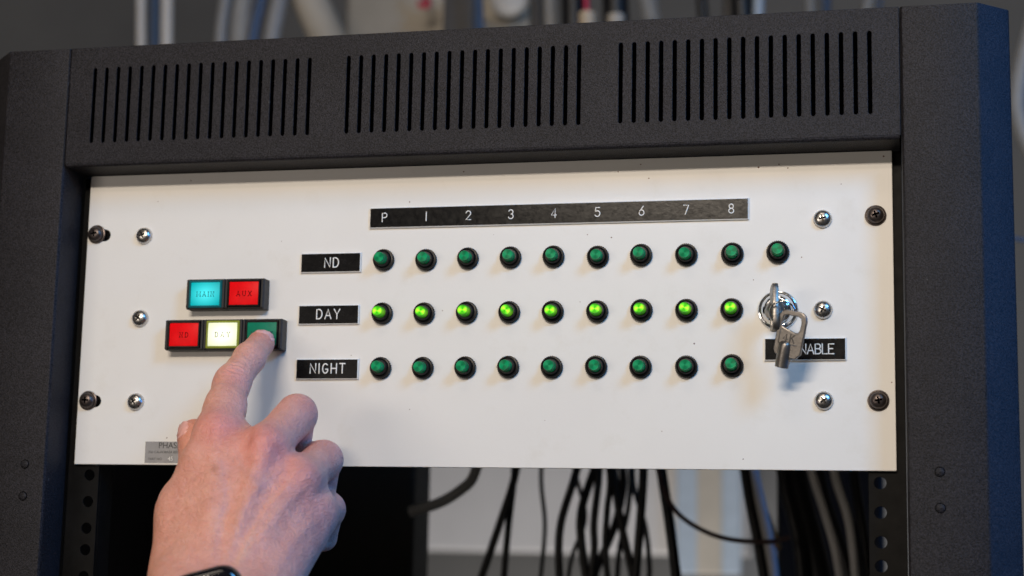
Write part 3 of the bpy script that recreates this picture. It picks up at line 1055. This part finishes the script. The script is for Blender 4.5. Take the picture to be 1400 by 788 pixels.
# ---- foil rating label
c = at(199, 604, 0)
lab = mesh_obj('rating_label', *box(0, 46, -0.15, -0.02, -12.7, 0), 'foil', panel, P3(-195.6, 0, -74.7))
lab['label'] = 'small silver foil label with black print'


def type_text(txt, size, parent, loc, mat):
    cu = bpy.data.curves.new('t', 'FONT')
    cu.body = txt
    cu.size = size
    cu.extrude = 0.02
    ob = bpy.data.objects.new('t', cu)
    COL.objects.link(ob)
    bpy.context.view_layer.update()
    me = bpy.data.meshes.new_from_object(ob.evaluated_get(bpy.context.evaluated_depsgraph_get()))
    v = [(q.co.x, -q.co.z, q.co.y) for q in me.vertices]
    f = [tuple(q.vertices) for q in me.polygons]
    bpy.data.objects.remove(ob)
    mesh_obj('printed_line', v, f, mat, parent, loc)


type_text('PHASE', 5.0, lab, (8.4, -0.18, -3.9), 'ink')
type_text('330 CALIFORNIA RD.', 2.05, lab, (2.1, -0.18, -6.9), 'ink')
type_text('PART NO', 2.05, lab, (2.2, -0.18, -11.0), 'ink')
type_text('45', 3.4, lab, (14.8, -0.19, -11.2), 'ink_white')

# ---- key switch
v, f = lathe([(11.2, 0.02), (11.2, 0.7), (10.7, 1.3), (10.1, 1.5), (9.7, 1.3), (9.5, 1.7), (9.2, 3.2), (8.2, 5.6), (7.2, 6.7), (6.4, 7.0), (6.0, 6.7), (5.7, 6.2), (5.4, 6.7), (5.0, 7.4), (4.3, 7.6), (4.1, 7.2), (2.8, 7.2), (2.7, 5.0), (1.2, 5.0), (1.1, 7.0), (0.02, 7.0)], 56)
ks = mesh_obj('key_switch', v, f, 'chrome', panel, P3(178.5, 0, -0.4), True, sharp=25)
ks['label'] = 'round polished chrome key switch'


# ================================================================== KEYS
def key(name, loc, rot, label, stamp):
    """tubular key: pierced bow in local x/z, barrel leaving the bow along -z"""
    root = empty(name, loc)
    tag(root, label, 'key', 'keys of the key switch')
    outer = [(-7.0, -11.5), (-3.0, -13.0), (5.0, -13.0), (7.6, -10.0), (8.0, 6.0)]
    for a in (0, 22, 45, 68, 90):
        outer.append((3.6 + 4.4 * math.cos(R(a)), 8.0 + 4.6 * math.sin(R(a))))
    outer += [(-3.5, 12.6)]
    for a in (112, 135, 158, 180):
        outer.append((-3.6 + 4.2 * math.cos(R(a)), 8.4 + 4.2 * math.sin(R(a))))
    outer += [(-7.9, -9.5)]
    hole = [(-4.6, 3.2), (2.6, 1.0), (4.4, 1.6), (5.0, 3.0), (5.2, 7.2), (4.6, 9.2), (3.0, 9.9), (-3.4, 9.9), (-4.9, 9.2), (-5.4, 7.8), (-5.4, 4.2)]
    if not stamp:
        outer = [(-z, x * 0.9 + 2.5) for x, z in outer]
        hole = [(-z, x * 0.9 + 2.5) for x, z in hole]
    v, f = plate(outer, [hole], -1.25 if stamp else -1.6, 2.5 if stamp else 3.2, 0.5)
    bow = mesh_obj('bow', v, f, 'nickel', root, smooth=True, sharp=40)
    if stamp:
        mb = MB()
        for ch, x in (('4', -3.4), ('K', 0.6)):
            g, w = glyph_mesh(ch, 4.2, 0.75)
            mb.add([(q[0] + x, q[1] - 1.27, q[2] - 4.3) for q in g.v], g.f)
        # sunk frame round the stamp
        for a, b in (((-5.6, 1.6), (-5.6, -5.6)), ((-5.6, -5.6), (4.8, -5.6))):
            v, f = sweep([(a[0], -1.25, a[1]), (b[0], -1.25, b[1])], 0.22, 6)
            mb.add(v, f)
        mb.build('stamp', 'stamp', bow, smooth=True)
    # barrel, hollow end
    v, f = lathe([(0.02, -6.5), (2.2, -6.2), (3.2, -5.4), (3.6, -4.2), (3.75, -2), (3.75, 7.8), (3.5, 8.1), (2.7, 8.1), (2.6, 5.0), (0.02, 5.0)], 28)
    v = [(x, z, y) for x, y, z in v]           # axis to -z
    f = [q[::-1] for q in f]
    mesh_obj('barrel', v, f, 'nickel', root, (-1.8 if stamp else 0, 0, -10.5 if stamp else -4), True, sharp=35)
    root.rotation_euler = [R(a) for a in rot]
    return root


# in the lock: barrel points into the panel (+y), bow stands edge-on to the camera
k1 = key('key', (178.0, -20.5, -1.6), (0, 0, 0), 'tubular key standing edge-on in the chrome key switch', False)
k1.matrix_world = Matrix.Translation(Vector((177.6, -20.6, -2.4)) * S) @ Matrix.Rotation(R(11), 4, 'Z') @ Matrix.Rotation(R(90), 4, 'X') @ Matrix.Rotation(R(90), 4, 'Z')
# hanging spare key
kp = at(1081, 457, -27)
k2 = key('key', kp, (10, 14, -14), 'spare tubular key hanging in front of the black plate', True)
# thin ring through both bows
rc = at(1070, 428, -30)
ax1 = np.array([0.75, 0.35, -0.55]); ax1 /= np.linalg.norm(ax1)
ax2 = np.cross(ax1, [0.25, 0.9, 0.3]); ax2 /= np.linalg.norm(ax2)
pts = [6.8 * (math.cos(R(a)) * ax1 + math.sin(R(a)) * ax2) for a in range(0, 360, 12)]
v, f = sweep(pts, 0.55, 8, True)
tag(mesh_obj('key_ring', v, f, 'chrome', None, rc, True), 'thin wire ring linking the two keys', 'key ring')


# ================================================================== HAND
class SDF:
    def __init__(self, lo, hi, h):
        self.lo, self.h = np.array(lo, float), h
        self.n = np.ceil((np.array(hi) - self.lo) / h).astype(int) + 1
        ax = [(self.lo[i] + h * np.arange(self.n[i])).astype(np.float32) for i in range(3)]
        self.X, self.Y, self.Z = np.meshgrid(*ax, indexing='ij', copy=False)
        self.ax = ax
        self.d = np.full(tuple(self.n), 1e3, np.float32)

    def cap(self, a, b, r1, r2, k=4.0, sub=False, flat=None):
        """tapered capsule, smooth-united; flat=(dir, factor) squashes it along dir"""
        a, b = np.asarray(a, float), np.asarray(b, float)
        m = max(r1, r2) + k + 6
        sl = []
        for i in range(3):
            i0 = int(np.floor((min(a[i], b[i]) - m - self.lo[i]) / self.h))
            i1 = int(np.ceil((max(a[i], b[i]) + m - self.lo[i]) / self.h))
            sl.append(slice(max(0, i0), max(1, min(self.n[i], i1))))
        sl = tuple(sl)
        x = self.ax[0][sl[0]][:, None, None] - np.float32(a[0])
        y = self.ax[1][sl[1]][None, :, None] - np.float32(a[1])
        z = self.ax[2][sl[2]][None, None, :] - np.float32(a[2])
        ba = (b - a).astype(np.float32)
        L = float(ba @ ba) + 1e-9
        t = np.clip((x * ba[0] + y * ba[1] + z * ba[2]) / L, 0, 1)
        dx, dy, dz = x - t * ba[0], y - t * ba[1], z - t * ba[2]
        q = dx * dx + dy * dy + dz * dz
        if flat is not None:
            fd, ff = np.asarray(flat[0], float), flat[1]
            p = dx * np.float32(fd[0]) + dy * np.float32(fd[1]) + dz * np.float32(fd[2])
            q = q + p * p * np.float32(ff * ff - 1)
        s = np.sqrt(q) - (r1 + (r2 - r1) * t)
        D = self.d[sl]
        if sub:
            hh = np.clip(0.5 - 0.5 * (D + s) / k, 0, 1)
            self.d[sl] = D * (1 - hh) + (-s) * hh + k * hh * (1 - hh)
        else:
            hh = np.clip(0.5 + 0.5 * (D - s) / k, 0, 1)
            self.d[sl] = D * (1 - hh) + s * hh - k * hh * (1 - hh)

    def chain(self, pts, rs, k=4.0, **kw):
        for i in range(len(pts) - 1):
            self.cap(pts[i], pts[i + 1], rs[i], rs[i + 1], k, **kw)

    def mesh(self):
        """naive surface nets"""
        d = self.d
        nx, ny, nz = d.shape
        ins = d < 0
        c = np.zeros((nx - 1, ny - 1, nz - 1), np.int8)
        for i in (0, 1):
            for j in (0, 1):
                for k_ in (0, 1):
                    c += ins[i:nx - 1 + i, j:ny - 1 + j, k_:nz - 1 + k_]
        act = (c > 0) & (c < 8)
        idx = -np.ones(act.shape, np.int64)
        cells = np.argwhere(act)
        idx[act] = np.arange(len(cells))
        acc = np.zeros((len(cells), 3))
        cnt = np.zeros(len(cells))
        corners = [(i, j, k_) for i in (0, 1) for j in (0, 1) for k_ in (0, 1)]
        val = {q: d[cells[:, 0] + q[0], cells[:, 1] + q[1], cells[:, 2] + q[2]] for q in corners}
        for a in corners:
            for axis in range(3):
                if a[axis]:
                    continue
                b = tuple(1 if i == axis else a[i] for i in range(3))
                va, vb = val[a], val[b]
                m = (va < 0) != (vb < 0)
                t = va[m] / (va[m] - vb[m])
                p = np.tile(np.array(a, float), (m.sum(), 1))
                p[:, axis] += t
                acc[m] += p
                cnt[m] += 1
        V = self.lo + (cells + acc / cnt[:, None]) * self.h
        F = []
        for axis in range(3):
            o1, o2 = (axis + 1) % 3, (axis + 2) % 3
            sa = [slice(None)] * 3
            sb = [slice(None)] * 3
            sa[axis] = slice(0, -1)
            sb[axis] = slice(1, None)
            A, B = ins[tuple(sa)], ins[tuple(sb)]
            e = np.argwhere(A != B)
            ok = (e[:, o1] > 0) & (e[:, o2] > 0) & (e[:, o1] < d.shape[o1] - 1) & (e[:, o2] < d.shape[o2] - 1)
            e = e[ok]
            flip = A[tuple(e.T)]
            q = []
            for s1, s2 in ((-1, -1), (0, -1), (0, 0), (-1, 0)):
                w = e.copy()
                w[:, o1] += s1
                w[:, o2] += s2
                q.append(idx[tuple(w.T)])
            q = np.stack(q, 1)
            q[~flip] = q[~flip][:, ::-1]
            F.append(q)
        return V, np.concatenate(F)


def nrm(a):
    return a / (np.linalg.norm(a) + 1e-9)


# joints: where the photograph shows them, at the depth a bent finger of real length needs
I_T, I_D, I_P, I_M = at(357, 470, -19), at(341, 490, -38), at(317, 524, -59), at(298, 594, -92)
M_M, M_P, M_D, M_T = at(362, 614, -97), at(406, 567, -62), at(402, 622, -44), at(380, 640, -62)
R_M, R_P, R_D, R_T = at(409, 656, -91), at(442, 629, -54), at(437, 680, -38), at(415, 690, -56)
P_M, P_P, P_D, P_T = at(428, 703, -82), at(448, 697, -50), at(442, 735, -37), at(420, 742, -52)
T_C, T_M, T_I, T_T = at(262, 778, -112), at(252, 690, -82), at(270, 642, -66), at(266, 596, -58)
WR, WU = at(258, 812, -132), at(352, 812, -124)
FR, FU = at(240, 960, -205), at(330, 960, -200)
CW = (WR + WU) / 2
HC = (M_M + CW) / 2
DORS = nrm(CAM - HC)                       # the back of the hand looks at the camera
DORS = nrm(DORS + np.array([0, 0, 0.15]))

allp = np.array([I_T, I_D, I_P, I_M, M_M, M_P, M_D, M_T, R_M, R_P, R_D, R_T, P_M, P_P, P_D, P_T, T_C, T_M, T_I, T_T, WR, WU, FR, FU])
lo, hi = allp.min(0) - 30, allp.max(0) + 30
lo[2] = max(lo[2], at(285, 905, -170)[2])
g = SDF(lo, hi, 0.8)
# wrist and forearm
g.chain([FR, WR], [24, 21], 12)
g.chain([FU, WU], [24, 20], 12)
g.cap(CW, (FR + FU) / 2, 22, 26, 10)
# metacarpals
def lerp(a, b, t): return a + (b - a) * t
for m, w, r in ((I_M, 0.12, 12.0), (M_M, 0.38, 12.2), (R_M, 0.66, 11.6), (P_M, 0.92, 10.6)):
    base = lerp(WR, WU, w)
    g.cap(m - DORS * 1.5, base - DORS * 1, r, 17, 11)
# palm pads on the far side
g.cap(T_C - DORS * 2, T_M - DORS * 1, 18, 13.5, 10)
g.cap(lerp(WR, WU, 0.95) - DORS * 4, P_M - DORS * 6, 17, 12, 10)
g.cap(lerp(I_M, M_M, .5) - DORS * 12, lerp(R_M, P_M, .5) - DORS * 11, 11, 10, 10)
g.cap(lerp(I_M, T_M, .45) - DORS * 5, lerp(I_M, CW, .5) - DORS * 4, 11, 12, 9)
for q0, q1, r0, r1 in (((277, 634, -99), (253, 700, -104), 11.5, 13.2), ((252, 700, -104), (246, 788, -120), 13.2, 15.0)):
    g.cap(at(*q0), at(*q1), r0, r1, 9)
for a, b, w, r in ((I_M, M_M, .25, 11.2), (M_M, R_M, .52, 11.0), (R_M, P_M, .8, 10.2)):
    h0 = lerp(a, b, .5)
    base = lerp(WR, WU, w)
    g.cap(lerp(h0, base, .12) - DORS * 0.6, base - DORS * 1, r, 17, 8)
# thumb
g.chain([T_M, T_I], [12.5, 10.2], 6)
g.chain([T_I, T_T], [10.2, 9.4], 3)
# curled fingers
for mm, pp, dd, tt, r in ((M_M, M_P, M_D, M_T, 1.0), (R_M, R_P, R_D, R_T, 0.96), (P_M, P_P, P_D, P_T, 0.86)):
    g.cap(mm, pp, 11.6 * r, 10.6 * r, 5.5)
    mid = lerp(mm, pp, 0.5)
    g.cap(lerp(mm, pp, 0.72), pp, 10.2 * r, 11.0 * r, 3)
    g.cap(pp, dd, 10.2 * r, 8.8 * r, 1.6)
    g.cap(dd, tt, 8.6 * r, 7.6 * r, 1.6)
# index finger
g.cap(I_M, lerp(I_M, I_P, .55), 12.4, 11.2, 6)
g.chain([lerp(I_M, I_P, .45), I_P], [11.0, 9.7], 3)
g.cap(lerp(I_P, I_M, .08), lerp(I_P, I_D, .10), 9.9, 9.6, 3)
ia = nrm(I_T - I_D)
idors = nrm(DORS - ia * (DORS @ ia))
g.chain([I_P, I_D], [9.3, 8.9], 3)
g.chain([I_D, I_T], [8.9, 7.6], 3)
g.cap(I_T, I_T + ia * 1.0, 7.4, 6.9, 2)
# knuckle heads, tendons and veins on the back
for m, r, u in ((I_M, 8, 4.6), (M_M, 8.4, 5.0), (R_M, 7.6, 4.6), (P_M, 7.0, 4.2)):
    g.cap(m + DORS * u, m + DORS * (u - 1) + (CW - m) * 0.05, r, r, 7)
for m, w, u, rr in ((I_M, .30, 10.0, 2.0), (M_M, .46, 10.2, 2.1), (R_M, .62, 9.6, 2.0), (P_M, .76, 8.6, 1.7)):
    e = lerp(WR, WU, w)
    a = m + DORS * (u - 1.2)
    b = e + DORS * 17.5
    q = lerp(a, b, 0.55) + DORS * 0.6
    g.cap(a, q, rr, rr * .9, 8)
    g.cap(q, b, rr * .9, rr * .7, 8)
def on_back(px, py, Y, off=0): return at(px, py, Y) + DORS * off
SURF = None
# hollows between the knuckles and beside the tendons
for a, b in ((I_M, M_M), (M_M, R_M)):
    h0 = lerp(a, b, .5)
    g.cap(h0 + DORS * 16.2 + nrm(h0 - CW) * 3, h0 + DORS * 18.5 + (CW - h0) * .2, 3.0, 1.6, 7, sub=True)
V, F = g.mesh()

# light smoothing of the voxel steps
nv = len(V)
E2 = np.concatenate([F[:, [0, 1]], F[:, [1, 2]], F[:, [2, 3]], F[:, [3, 0]]])
E2 = np.concatenate([E2, E2[:, ::-1]])
deg = np.bincount(E2[:, 0], minlength=nv)[:, None]
def smooth(A, it, lam=0.5):
    for _ in range(it):
        s_ = np.stack([np.bincount(E2[:, 0], weights=A[E2[:, 1], c], minlength=nv) for c in range(A.shape[1])], 1)
        A = A + lam * (s_ / np.maximum(deg, 1) - A)
    return A
V = smooth(V, 4)


def vnormals(V):
    a, b = V[F[:, 2]] - V[F[:, 0]], V[F[:, 3]] - V[F[:, 1]]
    fn = np.cross(a, b)
    N = np.zeros_like(V)
    for c in range(4):
        for ax_ in range(3):
            N[:, ax_] += np.bincount(F[:, c], weights=fn[:, ax_], minlength=nv)
    return N / (np.linalg.norm(N, axis=1, keepdims=True) + 1e-9)


N = vnormals(V)
if ((V - V.mean(0)) * N).sum() < 0:
    N = -N
    F = F[:, ::-1]


def gauss(x, s): return np.exp(-(x / s) ** 2)
def along(A, B, P): d_ = nrm(B - A); return (P - A) @ d_


disp = np.zeros(nv)
dorsal = np.clip(N @ idors, 0, 1)
# creases over the finger joints (index: middle joint and the last joint)
side = np.cross(ia, idors)
def creases(J, axis_dir, lines, radius, amp, width, bend=0.06):
    rel = V - J
    t = rel @ axis_dir
    dperp = rel - np.outer(t, axis_dir)
    dd = nrm(DORS - axis_dir * (DORS @ axis_dir))
    sd = np.cross(axis_dir, dd)
    s_ = dperp @ sd
    up = dperp @ dd
    msk = gauss(np.linalg.norm(rel, axis=1), radius) ** 1.0 * np.clip(up / 6, 0, 1)
    out = np.zeros(nv)
    for off, a_, ln in lines:
        wob = off + bend * s_ * s_ / 6 * np.sign(off + .01) + 0.35 * np.sin(s_ * 0.9 + off * 3)
        out -= a_ * gauss(t - wob, width) * np.clip(1.4 - np.abs(s_) / ln, 0, 1)
    return out * msk * amp
pdir = nrm(I_D - I_M)
disp += creases(I_P, pdir, [(-6.2, .5, 5), (-2.6, .9, 6), (0.8, 1.0, 6.5), (4.2, .9, 6), (8.0, .5, 5)], 17, 1.35, 1.05)
disp += creases(I_D, nrm(I_T - I_P), [(-1.2, .6, 4), (0.9, .7, 4)], 10, 0.5, 0.7)
for J, A_, B_ in ((M_P, M_M, M_P), (R_P, R_M, R_P), (P_P, P_M, P_P)):
    disp += creases(J, nrm(B_ - A_), [(-9, .4, 6), (-6, .5, 6), (-3, .5, 6), (0, .4, 6)], 14, 0.5, 0.9)
for J in (I_M, M_M):
    disp += creases(J, nrm(J - CW), [(9, .5, 8), (6, .5, 8), (3, .4, 8)], 16, 0.4, 0.9)
# veins: soft ridges following pixels of the back of the hand
def ridge(pts, width, amp):
    global disp
    P = [at(x, y, -108) for x, y in pts]
    C_ = CAM
    best = np.full(nv, 1e9)
    for a, b in zip(P[:-1], P[1:]):
        # distance measured across the back (perpendicular to DORS)
        rel = V - a
        rel = rel - np.outer(rel @ DORS, DORS)
        ab = (b - a) - DORS * ((b - a) @ DORS)
        t = np.clip(rel @ ab / (ab @ ab), 0, 1)
        best = np.minimum(best, np.linalg.norm(rel - np.outer(t, ab), axis=1))
    disp += amp * gauss(best, width) * np.clip((N @ DORS - .35) * 2, 0, 1)
    return best
VEINS = [[(385, 640), (352, 672), (330, 712), (318, 760), (312, 800)], [(408, 672), (382, 700), (352, 742), (330, 790)], [(300, 640), (306, 690), (296, 740), (292, 790)],
         [(425, 716), (400, 745), (378, 790)], [(352, 672), (336, 650), (325, 630)]]
vb = np.full(nv, 1e9)
for vv in VEINS:
    vb = np.minimum(vb, ridge(vv, 2.4, 0.5))
ridge([(392, 668), (362, 706), (338, 748), (322, 795)], 2.0, 0.7)

V = V + N * disp[:, None]

# broad skin tone as a colour attribute: redder knuckles and tips, bluish veins, freckles, painted side shade
base = np.array([0.735, 0.366, 0.280])
tone = np.tile(base, (nv, 1))
def mixc(mask, col):
    global tone
    m_ = np.clip(mask, 0, 1)[:, None]
    tone = tone * (1 - m_) + np.array(col) * m_
red = np.array([0.72, 0.235, 0.215])
for J, s_, a_ in ((I_M + DORS * 10, 13, .75), (M_M + DORS * 10, 15, .8), (R_M + DORS * 10, 13, .55), (P_M + DORS * 9, 12, .45), (I_P + DORS * 8, 9, .5), (I_T, 9, .6), (M_P, 15, .45), (R_P, 14, .4), (P_P, 12, .35), (T_T, 12, .45)):
    mixc(0.78 * a_ * gauss(np.linalg.norm(V - J, axis=1), s_), red)
back = np.clip(N @ DORS, 0, 1)
mixc(0.24 * gauss(vb, 2.6) * back, (0.50, 0.32, 0.32))
mixc(0.35 * gauss(np.abs((V - at(335, 760, -112)) @ nrm(np.cross(DORS, at(322, 795, -112) - at(362, 706, -112)))), 2.2) * gauss((V - at(335, 760, -112)) @ nrm(at(322, 795, -112) - at(362, 706, -112)), 18) * back, (0.76, 0.50, 0.32))
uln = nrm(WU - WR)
mixc(0.55 * np.clip(((V - HC) @ uln) / 40, 0, 1), (0.55, 0.285, 0.255))  # shade on the little-finger side, put into the skin colour
for px, py, s_, a_ in ((293, 645, 2.3, .55), (267, 660, 1.5, .45), (257, 702, 1.2, .35), (238, 720, 1.5, .4), (232, 745, 1.6, .3), (313, 656, 1.3, .25), (288, 690, 1.0, .3), (318, 782, 1.1, .3), (245, 690, .9, .3), (272, 690, .9, .25)):
    q = at(px, py, -110)
    rel = V - q
    rel = rel - np.outer(rel @ DORS, DORS)
    mixc(a_ * gauss(np.linalg.norm(rel, axis=1), s_) * back, (0.36, 0.135, 0.075))

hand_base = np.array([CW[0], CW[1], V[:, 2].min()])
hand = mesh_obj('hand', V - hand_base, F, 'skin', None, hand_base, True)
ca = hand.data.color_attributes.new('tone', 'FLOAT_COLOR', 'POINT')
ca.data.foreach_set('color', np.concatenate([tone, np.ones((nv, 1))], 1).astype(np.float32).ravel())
tag(hand, 'right hand pressing the dark green button with its index finger', 'hand')


def nail(J, axis_dir, up, r, length, halfang, v0, name='fingernail'):
    up = nrm(up - axis_dir * (up @ axis_dir))
    sd = np.cross(axis_dir, up)
    nu, nl = 13, 12
    vs, fs = [], []
    for j in range(nl):
        t = j / (nl - 1)
        half = halfang * (0.72 + 0.28 * math.sin(min(1, t * 2.2) * math.pi / 2)) * (1 if t < .75 else math.sqrt(max(0.05, 1 - ((t - .75) / .3) ** 2)))
        for i in range(nu):
            a_ = half * (2 * i / (nu - 1) - 1)
            c0 = J + axis_dir * (v0 + length * t)
            dr = math.cos(a_) * up + math.sin(a_) * sd
            rr = 1.0
            while rr < 14:                    # walk out to the skin
                ii = tuple(np.clip(np.round((c0 + dr * rr - g.lo) / g.h).astype(int), 0, g.n - 1))
                if g.d[ii] > 0:
                    break
                rr += 0.15
            if j > nl - 4:
                rr = max(rr, last[i] - 0.35)
            if i == 0: cur = []
            cur.append(rr)
            if i == nu - 1: last = cur
            vs.append(c0 + dr * (rr + (0.16 if 0 < j and 0 < i < nu - 1 else -0.5)))
    for j in range(nl - 1):
        for i in range(nu - 1):
            a_ = j * nu + i
            fs.append((a_, a_ + 1, a_ + nu + 1, a_ + nu))
    vs = [np.asarray(q) - hand_base for q in vs]
    o = mesh_obj(name, vs, fs, 'nail', hand, smooth=True)
    sm = o.modifiers.new('thick', 'SOLIDIFY')
    sm.thickness = 0.0006
    sm.offset = -1
    return o


nail(I_T, ia, idors, 7.35, 9.5, R(58), -2.5)
ta = nrm(T_T - T_I)
nail(T_T, ta, np.array([-0.75, -0.55, 0.2]), 8.0, 10.0, R(55), -3.5)

# ================================================================== WRISTWATCH
wax = nrm((FR + FU) / 2 - CW)
wc = CW + wax * 20.5 + DORS * 25.5 - nrm(WU - WR) * 4
wn = DORS
up = nrm(CW - (FR + FU) / 2)
up = nrm(up - wn * (up @ wn))
rt = nrm(np.cross(up, wn))
ang = R(-20)
u2 = math.cos(ang) * up + math.sin(ang) * rt
r2 = math.cos(ang) * rt - math.sin(ang) * up
watch = empty('wristwatch', wc)
tag(watch, 'black wristwatch on the wrist, cut by the bottom edge of the frame', 'watch')


def slab(w, h, rad, lv):
    """rounded square built up in levels (inset, height) along the watch normal"""
    vs, fs = [], []
    n_ = None
    for ins, hh in lv:
        lp = rrect(0, 0, w - 2 * ins, h - 2 * ins, max(0.5, rad - ins), 6)
        n_ = len(lp)
        vs += [r2 * x + u2 * y + wn * hh for x, y in lp]
    for l in range(len(lv) - 1):
        for i in range(n_):
            fs.append((l * n_ + i, l * n_ + (i + 1) % n_, (l + 1) * n_ + (i + 1) % n_, (l + 1) * n_ + i))
    fs.append(tuple((len(lv) - 1) * n_ + i for i in range(n_)))
    return vs, fs


v, f = slab(36, 40, 10, [(2, -6), (0.6, -4), (0, -1), (0, 1.5), (0.6, 2.8)])
mesh_obj('case', v, f, 'watch_case', watch, smooth=True, sharp=50)
v, f = slab(34.6, 38.6, 9.5, [(0, 2.7), (0.4, 3.6), (1.6, 4.8), (3.5, 5.3)])
mesh_obj('glass', v, f, 'watch_glass', watch, smooth=True, sharp=60)
mb = MB()
wax = nrm((FR + FU) / 2 - CW)
cen = CW + wax * 40 - wc
lat = nrm(WU - WR)
lat = nrm(lat - wax * (lat @ wax))
thk = np.cross(wax, lat)
vs, fs = [], []
NS = 48
for i in range(NS):
    a_ = 2 * math.pi * i / NS
    for (o_, w_) in ((0, -11), (2.2, -11), (2.2, 11), (0, 11)):
        c_, s_ = math.cos(a_), math.sin(a_)
        rr_ = 1.0 / ((abs(c_) / (40 + o_)) ** 2.6 + (abs(s_) / (24.5 + o_)) ** 2.6) ** (1 / 2.6)
        vs.append(cen + rr_ * (c_ * lat + s_ * thk) + wax * w_)
for i in range(NS):
    j = (i + 1) % NS
    for q in range(4):
        fs.append((i * 4 + q, i * 4 + (q + 1) % 4, j * 4 + (q + 1) % 4, j * 4 + q))
mesh_obj('strap', vs, fs, 'strap', watch, smooth=True, sharp=40)
